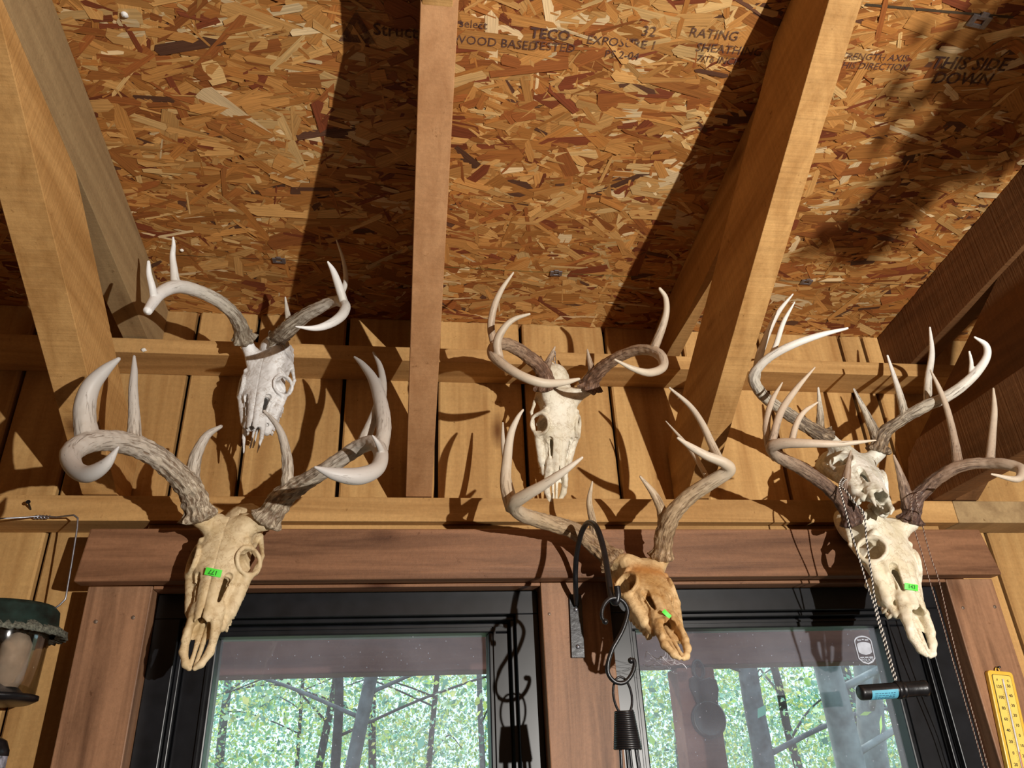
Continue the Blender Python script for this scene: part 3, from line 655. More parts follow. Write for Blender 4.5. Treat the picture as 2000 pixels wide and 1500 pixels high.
def build_antler(lines,parent,m,seed,rough,wpx=1.0):
    """lines[0] is the beam, the rest are tines; every knot is (px,py,q,width in photo pixels)"""
    rs=np.random.RandomState(seed); b=MB(); cl=[]; fr=[]
    beam=None
    for li,ln in enumerate(lines):
        K=[(*at(x,y,q),pxr(w*wpx,q)) for x,y,q,w in ln]
        pts=catmull(K,9); P=[Vector(p[:3]) for p in pts]; R=[max(p[3],.0012) for p in pts]
        n=len(P); seg=[0]
        for i in range(1,n): seg.append(seg[-1]+(P[i]-P[i-1]).length)
        tot=seg[-1]
        if li==0: beam=(P,tot); f=[s/tot for s in seg]
        else:
            j=min(range(len(beam[0])),key=lambda k:(beam[0][k]-P[0]).length); f0=j/len(beam[0])
            fe=1.0 if f0>.22 else .66; f=[f0+(fe-f0)*(s/tot) for s in seg]
        # resample rings finely
        T=[(P[min(i+1,n-1)]-P[max(i-1,0)]).normalized() for i in range(n)]
        u=T[0].orthogonal().normalized(); NA=22; vs=[]; fs=[]
        ph=rs.rand()*6.28; ph2=rs.rand()*6.28; base_flag=(li==0)
        gseed=rs.rand(6)*6.28
        for i in range(n):
            u=(u-T[i]*u.dot(T[i])).normalized(); w_=T[i].cross(u)
            fade=max(0,1-f[i]*1.25)
            for k in range(NA):
                t=2*PI*k/NA; g=math.sin(t*7+ph+f[i]*5+1.3*math.sin(seg[i]*60+gseed[0]))*.5+math.sin(t*11+ph2-seg[i]*18)*.5
                rr=R[i]*(1+.045*g*fade*rough+.03*math.sin(t*2+ph+seg[i]*25))
                rr+=R[i]*.13*rough*fade*math.sin(seg[i]*230+gseed[1]+3*math.sin(t*3+gseed[2]))*math.sin(t*5+gseed[3]+seg[i]*90)
                if base_flag and seg[i]<.022:   # the burr: a ragged collar of pearls
                    kx=math.exp(-((seg[i]-.006)/.0065)**2); rr+=R[i]*kx*(.34+.30*math.sin(t*8+gseed[4])+.12*math.sin(t*5+gseed[5]))
                vs.append(P[i]+(u*math.cos(t)+w_*math.sin(t))*rr)
            cl.append(P[i]); fr.append((f[i],T[i],R[i],u.copy(),w_.copy(),seg[i]))
        tipc=P[-1]+T[-1]*R[-1]*.9
        for i in range(n-1):
            for k in range(NA): fs.append((i*NA+k,i*NA+(k+1)%NA,(i+1)*NA+(k+1)%NA,(i+1)*NA+k))
        vs.append(P[0]-T[0]*R[0]*.4); vs.append(tipc)
        for k in range(NA): fs.append((n*NA,(k+1)%NA,k)); fs.append((n*NA+1,(n-1)*NA+k,(n-1)*NA+(k+1)%NA))
        b.add(vs,fs)
    me=bpy.data.meshes.new('antler'); me.from_pydata(b.v,[],b.f)
    o=bpy.data.objects.new('tmp',me); COL.objects.link(o)
    r=o.modifiers.new('r','REMESH'); r.mode='VOXEL'; r.voxel_size=.0014; r.adaptivity=0
    s=o.modifiers.new('s','SMOOTH'); s.factor=.5; s.iterations=3
    bpy.context.view_layer.update()
    m2=bpy.data.meshes.new_from_object(o.evaluated_get(bpy.context.evaluated_depsgraph_get())); bpy.data.objects.remove(o)
    m2.name='antler'; m2.materials.clear()
    N=len(m2.vertices); co=np.empty(N*3); m2.vertices.foreach_get('co',co); co=co.reshape(-1,3)
    C=np.array([tuple(c) for c in cl]); F=np.array([f[0] for f in fr]); RR=np.array([f[2] for f in fr])
    al=np.empty(N); dist=np.empty(N); J=np.empty(N,int)
    for i in range(0,N,4000):
        D=((co[i:i+4000,None,:]-C[None])**2).sum(-1)/(RR[None]**2); j=D.argmin(1); al[i:i+4000]=F[j]; J[i:i+4000]=j; dist[i:i+4000]=np.sqrt(D[np.arange(len(j)),j])
    D_=co-C[J]; U_=np.array([tuple(k[3]) for k in fr])[J]; W_=np.array([tuple(k[4]) for k in fr])[J]; T_=np.array([tuple(k[1]) for k in fr])[J]; S_=np.array([k[5] for k in fr])[J]
    fib=np.stack([(D_*U_).sum(1),(D_*W_).sum(1),(S_+(D_*T_).sum(1))*.10],1)+seed*.37
    a=m2.attributes.new('fib','FLOAT_VECTOR','POINT'); a.data.foreach_set('vector',fib.astype(np.float32).ravel())
    a=m2.attributes.new('along','FLOAT','POINT'); a.data.foreach_set('value',al.astype(np.float32))
    gr=np.clip((1.06-dist)*2.2*rough,0,1)*np.clip(1.15-al*1.3,0,1)
    a=m2.attributes.new('groove','FLOAT','POINT'); a.data.foreach_set('value',gr.astype(np.float32))
    return link('antler',m2,m,parent,True)

def deer_skull(label,O_px,qO,tip_px,L,gam,left,right,bmat,amat,opt,alpha=None,rough=1.0):
    O=at(*O_px,qO); X,Y,Z,L=skull_frame(O,tip_px,L,gam,alpha)
    root=empty('deer_skull',O,label,'deer skull')
    R3=np.array([X,Y,Z])     # rows: local axes in world
    def loc(p): return R3@(np.array(p)-np.array(O))/L
    # left in the photo is local +x
    opt=dict(opt)
    for key,ln in (('pedL',left),('pedR',right)):
        if ln:
            p0=np.array(at(*ln[0][0][:3])); p1=np.array(at(*ln[0][1][:3])); lp=loc(p0); opt[key]=tuple(float(v) for v in lp)
    h=.0052; gx=np.arange(-.30,.301,h); gy=np.arange(-.37,1.04,h); gz=np.arange(-.33,.18,h)
    P=np.stack(np.meshgrid(gx,gy,gz,indexing='ij'),-1).astype(np.float32)
    f=skull_sdf(P,opt); V,Q=surface_nets(f,(gx[0],gy[0],gz[0]),h)
    band=np.exp(-((V[:,1]-.20)/.06)**2)*np.clip((V[:,2]+.05)/.06,0,1)*.75
    Wv=V*L@R3+np.array(O)
    me=bpy.data.meshes.new('cranium'); me.from_pydata(Wv.tolist(),[],Q.tolist())
    a=me.attributes.new('band','FLOAT','POINT'); a.data.foreach_set('value',band.astype(np.float32))
    bm=bmesh.new(); bm.from_mesh(me); bmesh.ops.recalc_face_normals(bm,faces=bm.faces); bm.to_mesh(me); bm.free()
    link('cranium',me,bmat,root,True)
    for i,ln in enumerate((left,right)):
        if ln: build_antler(ln,root,amat,opt['seed']*10+i,rough)
    return root,(O,X,Y,Z,L)

BM={1:bone('bleached_bone',(.62,.60,.58),(.86,.85,.84),(.22,.17,.12),.6),
    2:bone('tan_bone',(.50,.36,.18),(.74,.60,.38),(.30,.17,.07),.5),
    3:bone('cream_bone',(.66,.58,.42),(.86,.80,.66),(.32,.20,.10),.55),
    4:bone('stained_bone',(.44,.25,.09),(.70,.50,.26),(.22,.09,.02),.6,top=(.42,.16,.03)),
    5:bone('greenish_white_bone',(.58,.56,.44),(.84,.82,.74),(.26,.22,.12),.5),
    6:bone('ivory_bone',(.68,.60,.42),(.86,.80,.66),(.42,.30,.15),.3)}
AM={1:antler_mat('weathered_antler',(.42,.36,.27),(.58,.53,.45),(.80,.79,.77),(.16,.11,.07)),
    2:antler_mat('grey_antler',(.52,.43,.31),(.48,.42,.35),(.50,.475,.45),(.15,.09,.05)),
    3:antler_mat('brown_based_antler',(.27,.15,.09),(.42,.30,.20),(.62,.54,.42),(.10,.05,.03)),
    4:antler_mat('tan_antler',(.40,.27,.15),(.46,.34,.21),(.66,.58,.47),(.14,.07,.03)),
    5:antler_mat('white_tipped_antler',(.34,.25,.16),(.54,.48,.38),(.90,.88,.83),(.07,.045,.03)),
    6:antler_mat('dark_brown_antler',(.15,.085,.06),(.30,.205,.14),(.62,.52,.40),(.05,.025,.02))}

SK={}
SK[1]=deer_skull('white weathered deer skull at the upper left with a broken snout and wide forked antlers',
 (520,692),.165,(485,900),.235,math.radians(14),
 [[(478,664,.175,38),(462,622,.23,30),(430,590,.28,28),(385,568,.33,28),(345,560,.37,30),(314,572,.40,27),(298,592,.42,22),(288,608,.44,19)],
  [(343,562,.37,22),(340,530,.38,17),(337,500,.39,13),(339,480,.40,10),(338,463,.41,5)],
  [(302,588,.41,18),(297,560,.43,15),(291,535,.44,12),(290,510,.45,7)]],
 [[(540,664,.165,34),(560,645,.22,36),(590,620,.26,30),(625,600,.30,27),(655,588,.33,24),(674,596,.36,22),(668,615,.39,22),(645,632,.42,19),(615,641,.44,13),(577,638,.46,4)],
  [(672,592,.355,20),(662,560,.37,19),(651,530,.38,14),(640,511,.39,5)],
  [(660,588,.34,14),(675,550,.32,12),(671,510,.31,9),(657,468,.30,4)],
  [(567,640,.225,18),(561,610,.232,11),(557,580,.235,4)]],
 BM[1],AM[1],dict(seed=3,broken=1,low=-.05,wy=1.06),alpha=-.10,rough=.9)
SK[2]=deer_skull('large tan deer skull at the lower left with heavy antlers and a green number sticker',
 (450,1013),.205,(374,1306),.27,math.radians(8),
 [[(392,1014,.225,50),(376,965,.25,48),(345,925,.29,44),(300,888,.34,42),(255,868,.38,42),(205,860,.43,42),(162,868,.47,42),(138,888,.50,38),(146,915,.53,34),(172,926,.555,32),(205,908,.575,24),(232,872,.59,5)],
  [(262,866,.375,30),(262,815,.38,22),(260,760,.385,18),(262,725,.385,14),(262,695,.385,6)],
  [(172,868,.45,44),(165,805,.455,42),(176,758,.465,35),(203,725,.475,24),(233,700,.485,8)],
  [(388,985,.245,34),(376,930,.26,28),(385,885,.275,23),(405,850,.28,16),(433,832,.285,7)]],
 [[(518,1022,.215,46),(552,972,.235,44),(590,945,.26,36),(640,915,.30,32),(700,874,.34,32),(730,866,.375,30),(744,888,.41,30),(735,916,.44,32),(700,930,.465,36),(655,926,.485,26),(614,912,.50,5)],
  [(744,880,.39,30),(750,830,.37,30),(742,780,.34,28),(728,740,.305,22),(708,712,.28,14),(692,697,.265,5)],
  [(745,795,.345,18),(748,750,.31,16),(742,715,.285,12),(729,688,.265,5)],
  [(705,872,.34,24),(722,835,.34,22),(735,800,.34,18),(740,770,.34,10)],
  [(748,888,.415,16),(738,866,.44,11),(727,850,.45,4)],
  [(560,960,.245,26),(562,915,.26,22),(556,870,.27,18),(542,832,.28,13),(515,802,.287,6)]],
 BM[2],AM[2],dict(seed=8,low=.06),alpha=-.36,rough=1.25)
SK[3]=deer_skull('cream deer skull in the middle, upper row, its snout behind the lower board',
 (1098,765),.175,(1084,985),.25,math.radians(-12),
 [[(1068,757,.18,42),(1058,722,.21,34),(1030,695,.25,30),(995,674,.29,28),(970,674,.33,27),(963,692,.36,25),(985,714,.385,23),(1020,735,.40,21),(1060,748,.40,20),(1100,747,.39,15),(1132,740,.38,6)],
  [(968,680,.315,20),(959,640,.325,17),(965,600,.34,15),(980,565,.35,12),(1003,532,.36,5)],
  [(975,700,.37,20),(971,668,.385,20),(985,640,.40,16),(1005,623,.41,12),(1035,613,.42,6)],
  [(1062,730,.205,24),(1072,705,.22,15),(1084,677,.23,4)]],
 [[(1150,758,.18,40),(1162,733,.21,34),(1195,705,.26,28),(1235,686,.31,25),(1270,684,.35,25),(1292,697,.38,24),(1294,718,.40,21),(1268,728,.42,19),(1236,720,.435,13),(1200,702,.44,5)],
  [(1275,685,.355,22),(1290,648,.38,20),(1301,612,.40,16),(1300,582,.41,13),(1288,563,.418,8)],
  [(1160,738,.205,20),(1152,707,.22,12),(1147,682,.23,4)]],
 BM[3],AM[3],dict(seed=14),alpha=.25,rough=1.1)
SK[4]=deer_skull('orange-stained deer skull in front of the right window beside the iron hook',
 (1250,1094),.215,(1332,1284),.25,math.radians(-14),
 [[(1200,1098,.205,44),(1168,1068,.198,38),(1120,1036,.205,33),(1060,1018,.235,31),(1018,1004,.28,30),(1003,985,.32,27),(1025,968,.35,25),(1065,945,.38,21),(1105,918,.405,15),(1138,893,.42,6)],
  [(1000,995,.30,26),(988,950,.29,23),(990,900,.29,21),(997,850,.293,17),(1010,818,.295,11),(1022,800,.296,5)],
  [(1008,990,.27,14),(992,930,.20,12),(983,870,.16,10),(982,825,.148,4)],
  [(1165,1062,.20,24),(1158,1020,.215,16),(1151,980,.23,12),(1157,940,.245,4)]],
 [[(1292,1092,.225,36),(1298,1045,.25,38),(1315,1003,.28,36),(1350,967,.31,33),(1395,938,.345,30),(1424,918,.37,27),(1412,903,.382,24),(1380,890,.386,20),(1350,873,.387,15),(1323,855,.386,6)],
  [(1408,905,.365,20),(1392,872,.34,18),(1370,825,.32,15),(1345,790,.305,12),(1307,757,.298,5)],
  [(1385,940,.33,12),(1350,880,.28,10),(1300,822,.24,3)],
  [(1300,1050,.24,32),(1293,1000,.26,22),(1277,965,.27,16),(1250,930,.28,5)]],
 BM[4],AM[4],dict(seed=21,low=.06),alpha=-.85,rough=1.0)
SK[5]=deer_skull('pale deer skull at the right, behind and above the lowest right skull, with white-tipped antlers',
 (1668,885),.20,(1742,1012),.235,math.radians(-12),
 [[(1618,858,.205,36),(1580,835,.22,30),(1530,802,.25,27),(1495,777,.28,26),(1474,748,.31,26),(1474,728,.33,24),(1500,700,.36,20),(1545,675,.39,18),(1600,655,.41,14),(1656,641,.42,6)],
  [(1477,742,.31,18),(1482,700,.29,18),(1500,650,.28,15),(1520,610,.275,12),(1549,574,.27,4)],
  [(1500,706,.35,13),(1515,675,.34,13),(1530,630,.34,11),(1552,590,.34,4)],
  [(1600,848,.21,24),(1602,810,.22,16),(1598,757,.23,5)]],
 [[(1716,884,.205,38),(1724,850,.22,32),(1752,826,.25,26),(1800,797,.29,27),(1850,774,.33,25),(1895,740,.36,23),(1925,702,.38,19),(1926,675,.39,15),(1903,658,.40,5)],
  [(1896,734,.36,12),(1897,708,.37,9),(1893,686,.375,5)],
  [(1768,816,.265,22),(1757,770,.27,16),(1733,694,.27,5)],
  [(1812,792,.29,20),(1813,740,.29,17),(1820,690,.29,13),(1816,639,.29,5)],
  [(1714,858,.21,28),(1695,815,.22,18),(1667,759,.23,5)]],
 BM[5],AM[5],dict(seed=33,broken=2),alpha=-.85,rough=1.2)
SK[6]=deer_skull('ivory deer skull at the lower right with a green sticker and looped cords',
 (1726,1014),.235,(1815,1280),.27,math.radians(-16),
 [[(1668,1022,.245,38),(1648,985,.26,33),(1615,950,.29,29),(1565,915,.33,28),(1522,893,.37,27),(1507,874,.40,25),(1530,866,.425,23),(1580,866,.45,19),(1640,867,.465,15),(1711,860,.48,4)],
  [(1502,872,.39,18),(1497,830,.38,16),(1507,785,.37,13),(1528,747,.36,4)],
  [(1508,862,.405,18),(1525,805,.40,16),(1555,760,.40,13),(1592,717,.40,4)],
  [(1545,866,.43,16),(1555,830,.43,14),(1570,805,.43,11),(1598,785,.43,4)],
  [(1666,1005,.25,34),(1652,960,.27,26),(1655,920,.285,16),(1662,880,.295,4)]],
 [[(1777,1022,.245,38),(1788,978,.265,33),(1815,948,.29,30),(1850,922,.325,28),(1890,907,.355,25),(1930,905,.38,25),(1965,907,.41,25),(1994,917,.435,23),(1986,936,.455,16),(1936,926,.47,5)],
  [(1872,912,.34,24),(1862,850,.34,17),(1850,800,.34,14),(1835,760,.34,11),(1817,722,.34,4)],
  [(1933,903,.38,20),(1938,850,.38,16),(1942,800,.38,13),(1940,758,.38,5)],
  [(1780,1004,.25,36),(1768,960,.265,24),(1758,925,.28,15),(1745,888,.285,4)]],
 BM[6],AM[6],dict(seed=41,low=.06),alpha=-.48,rough=1.2)

# ------------------------------------------------------------------ things on and around the skulls
from mathutils.bvhtree import BVHTree
def surf_hit(ob,px,py):
    me=ob.data; bv=BVHTree.FromPolygons([tuple(v.co) for v in me.vertices],[tuple(p.vertices) for p in me.polygons])
    d=(at(px,py,0)-Vector(CAM)).normalized(); h=bv.ray_cast(Vector(CAM),d); return h[0],h[1]
M['sticker']=simple('green_sticker',(.10,.80,.06),.5,noise=.05)
M['ink']=simple('sticker_ink',(.02,.16,.01),.7)
def sticker(root,px,py,w,h,rot,body,label,upside=False):
    cr=[c for c in root.children if c.name.startswith('cranium')][0]
    p,n=surf_hit(cr,px,py)
    if p is None: p=at(px,py,.25); n=Vector((0,-1,0))
    n=(n*.15+(Vector(CAM)-p).normalized()*.85).normalized()
    x=Vector((math.cos(rot),0,math.sin(rot))); T=frame(p+n*.006,x,n.cross(x)); 
    b=MB(); vs=[]
    for i in range(7):
        u=-w/2+w*i/6; dz=-.0012*(2*u/w)**2
        vs+= [T@Vector((u,-h/2,dz)),T@Vector((u,h/2,dz))]
    b.add(vs,[(2*i,2*i+2,2*i+3,2*i+1) for i in range(6)]); o=b.build('number_sticker',M['sticker'],cr); o['label']=label
    s_=o.modifiers.new('thickness','SOLIDIFY'); s_.thickness=.0003
    R2=Matrix.Rotation(PI if upside else 0,4,'Z')
    text('sticker_number',body,h*.85,T@Matrix.Translation((0,0,.0004))@R2,M['ink'],o,bold=.0002)
sticker(SK[2][0],417,1118,.028,.0125,-.20,'177','small green sticker with a printed number',True)
sticker(SK[6][0],1780,1147,.026,.0115,-.16,'143','small green sticker with a printed number')
sticker(SK[4][0],1302,1200,.016,.007,-.8,'','curled green sticker seen edge-on')

def iron_bracket():
    p=at(1126,1222,.1015); e=empty('wall_bracket',Vector((p.x,-.1005,p.z)),'black iron shepherd hook bracket screwed to the centre window casing','bracket')
    b=MB(); tl=at(1111,1161,.103); tr=at(1135,1161,.103); bl=at(1116,1285,.103); br=at(1142,1285,.103)
    vs=[]
    for yy in (-.1003,-.1055): vs+=[(v.x,yy,v.z) for v in (bl,br,tr,tl)]
    b.add(vs,[(0,1,2,3),(7,6,5,4),(0,4,5,1),(1,5,6,2),(2,6,7,3),(3,7,4,0)]); b.build('mounting_plate',M['iron'],e,bevel=.0008)
    K=[(1126,1182,.110),(1125,1165,.122),(1124,1138,.146),(1124,1112,.160),(1127,1078,.190),(1136,1040,.245),(1149,1021,.285),(1165,1030,.325),(1178,1068,.35),(1187,1118,.385),(1193,1160,.402),(1198,1175,.409),(1204,1176,.413),(1207,1162,.415),(1205,1145,.415)]
    pts=catmull([tuple(at(*k)) for k in K],8); b=MB(); b.tube(pts,.0052,12); b.build('arm',M['iron'],e,smooth=True)
    for q in ((1125,1190),(1129,1263)):
        c=at(*q,.1062); b=MB(); b.lathe([(0,.0022),(.0028,.0018),(.0045,.0),(.0045,-.001)],c,16,(0,-1,0)); b.build('screw',M['steel'],e,smooth=True)
iron_bracket()
def s_hook():
    K=[(1182,1214),(1176,1206),(1176,1192),(1182,1178),(1193,1169),(1208,1169),(1220,1178),(1226,1196),(1218,1226),(1206,1250),(1196,1268),(1187,1297),(1189,1318),(1202,1332),(1219,1333),(1232,1320),(1239,1302),(1238,1289),(1232,1290)]
    e=empty('s_hook',at(1205,1255,.415),'black iron S-hook hanging from the end of the bracket arm','hook')
    b=MB(); n=len(K); pts=catmull([tuple(at(x,y,.418-.012*i/n)) for i,(x,y) in enumerate(K)],7); m=len(pts)
    b.tube(pts,[.0034*(1-.25*abs(2*i/m-1)**6) for i in range(m)],12)
    for k in (0,-1): c=Vector(pts[k]); b.lathe([(0,-.005),(.0038,-.003),(.0048,0),(.0038,.003),(0,.005)],c,12)
    b.build('hook_rod',M['iron'],e,smooth=True)
    c=at(1216,1359,.406); rx=pxr(34,.406); rz=pxr(62,.406)*1.06
    b=MB(); b.tube([c+Vector((rx*math.cos(t),.004*math.sin(t),rz*math.sin(t))) for t in np.linspace(0,2*PI,41)[:-1]],.0019,10,closed=True)
    tag(b.build('hanging_ring',M['iron'],None,smooth=True),'oval black wire ring hanging from the lower end of the S-hook','ring')
    t0=at(1219,1389,.405); t1=at(1226,1463,.405); e=empty('wire_rod_hanger',t0,'black coil-wrapped bundle of wire rods hanging from the oval ring','hanger')
    b=MB(); turns=17; P=[]
    for i in range(turns*22+1):
        u=i/(turns*22); t=2*PI*i/22; r=.0130+.0062*u; c=t0.lerp(t1,u); P.append(c+Vector((r*math.cos(t),r*math.sin(t),0)))
    b.tube(P,.0022,7); b.build('coil',M['iron'],e,smooth=True)
    b=MB(); b.lathe([(.0125,0),(.0185,(t1-t0).length)],t0,20,(t1-t0)); b.build('core',M['iron'],e,smooth=True)
    for a,(dx,dy) in enumerate(((-.011,0),(-.004,-.008),(.005,.007),(.011,-.004),(.015,.004))):
        b=MB(); b.tube([t1+Vector((dx*.6,dy,.02)),t1+Vector((dx,dy,0)),t1+Vector((dx*1.25,dy*1.2,-.06)),t1+Vector((dx*1.5,dy*1.5,-.16))],.0024,8); b.build('rod',M['iron'],e,smooth=True)
    b=MB(); b.lathe([(.0225,0),(.0235,.002),(.0225,.005),(0,.005)],t1+Vector((0,0,-.165)),20); b.build('base_ring',M['iron'],e)
s_hook()

# braided cords
M['cordk']=simple('black_cord',(.02,.018,.02),.8); M['cordw']=simple('white_cord',(.70,.66,.60),.8); M['cordt']=simple('tan_cord',(.38,.30,.24),.8); M['cordr']=simple('rust_cord',(.10,.035,.02),.8)
def cord(name,label,strands,cols,rad=.0011,pitch=.0075,group=None):
    P0=at(*strands[0][0]); e=empty(name,P0,label,'cord',group)
    for ph,cn in ((0,cols[0]),(PI,cols[1])):
        b=MB()
        for st in strands:
            pts=[Vector(p) for p in catmull([tuple(at(*k)) for k in st],24)]; s=0; out=[]
            T=(pts[1]-pts[0]).normalized(); u=T.orthogonal().normalized()
            for i in range(len(pts)-1):
                L=(pts[i+1]-pts[i]).length; n=max(1,int(L/.0012)); T=(pts[i+1]-pts[i]).normalized(); u=(u-T*u.dot(T)).normalized(); w=T.cross(u)
                for k in range(n):
                    q=pts[i].lerp(pts[i+1],k/n); t=2*PI*(s+L*k/n)/pitch+ph; out.append(q+(u*math.cos(t)+w*math.sin(t))*rad*.8)
                s+=L
            b.tube(out,rad,5)
        b.build('strand',cn,e,smooth=True)
    return e
cord('game_call_lanyard','black and white braided cord looped on the left brow tine, holding a dark tube',
 [[(1676,930,.262),(1655,928,.275),(1640,944,.300),(1644,968,.318),(1652,1000,.322),(1661,1035,.318),(1678,1091,.305),(1695,1146,.295),(1706,1178,.29),(1715,1215,.285),(1727,1256,.28),(1739,1300,.278),(1748,1330,.276)],
  [(1676,930,.262),(1658,932,.280),(1644,948,.305),(1655,962,.325),(1672,985,.325),(1687,1003,.322),(1692,1050,.315),(1697,1087,.308),(1703,1130,.298),(1708,1166,.292),(1718,1212,.287),(1730,1254,.283),(1742,1298,.281),(1752,1330,.278)]],
 (M['cordk'],M['cordw']))
cord('neck_cord','long doubled dark cord hanging from the right antler base past the right casing',
 [[(1808,962,.25),(1792,962,.30),(1791,986,0.300),(1800,1020,0.240),(1808,1052,0.230),(1819,1091,0.220),(1833,1131,0.212),(1848,1195,0.200),(1863,1258,0.190),(1886,1345,0.175),(1909,1424,0.160),(1925,1482,0.155),(1938,1530,0.150)],
  [(1781,966,0.300),(1780,1000,0.300),(1785,1031,0.240),(1798,1072,0.230),(1813,1125,0.220),(1828,1175,0.210),(1843,1225,0.200),(1858,1280,0.190),(1880,1355,0.175),(1902,1430,0.160),(1918,1486,0.155),(1932,1535,0.150)]],
 (M['cordr'],M['cordt']),rad=.0008)
def game_call():
    a=at(1678,1353,.268); c=at(1808,1344,.268); ax=(c-a).normalized(); L=(c-a).length
    e=empty('game_call',a.lerp(c,.5),'black tube-shaped call with a blue label hanging in front of the right window','game call')
    b=MB(); b.lathe([(0,0),(.0105,0),(.0125,.002),(.0130,.006),(.0130,L*.55),(.0135,L*.56)],a,36,ax); b.build('barrel',M['iron'],e,smooth=True)
    b=MB(); b.lathe([(.0138,L*.54),(.0152,L*.55),(.0152,L*.60),(.0140,L*.61),(.0140,L*.63),(.0150,L*.64),(.0150,L*.66),(.0138,L*.67)],a,36,ax); b.build('collar',M['iron'],e,smooth=True)
    b=MB(); b.lathe([(.0132,L*.66),(.0128,L*.94),(.0140,L*.96),(.0140,L*.995),(.0125,L),(.006,L),(.006,L-.01),(0,L-.01)],a,36,ax); b.build('mouthpiece',M['iron'],e,smooth=True)
    fwd=(Vector(CAM)-a).normalized(); u=(fwd-ax*fwd.dot(ax)).normalized(); w=ax.cross(u)
    if w.z>0: w=-w
    b=MB(); vs=[];k=12
    for i in range(k+1):
        t=math.radians(-8+92*i/k); d=u*math.cos(t)+w*math.sin(t)
        vs+=[a+ax*(L*.13)+d*.0134,a+ax*(L*.52)+d*.0134]
    b.add(vs,[(2*i,2*i+1,2*i+3,2*i+2) for i in range(k)]); lb=b.build('paper_label',simple('blue_label',(.12,.45,.62),.5),e,smooth=True); lb['label']='blue paper label with faint lines of print'
    b=MB()
    for r_,t in enumerate((14,30,44,57)):
        d=[(u*math.cos(math.radians(q))+w*math.sin(math.radians(q)))*.01355 for q in (t,t+5)]
        x=.17
        while x<.46:
            x2=min(.48,x+random.uniform(.02,.05)); b.add([a+ax*L*x+d[0],a+ax*L*x2+d[0],a+ax*L*x2+d[1],a+ax*L*x+d[1]],[(0,1,2,3)]); x=x2+.012
    b.build('label_print',simple('label_ink',(.02,.06,.12),.6),lb)
game_call()

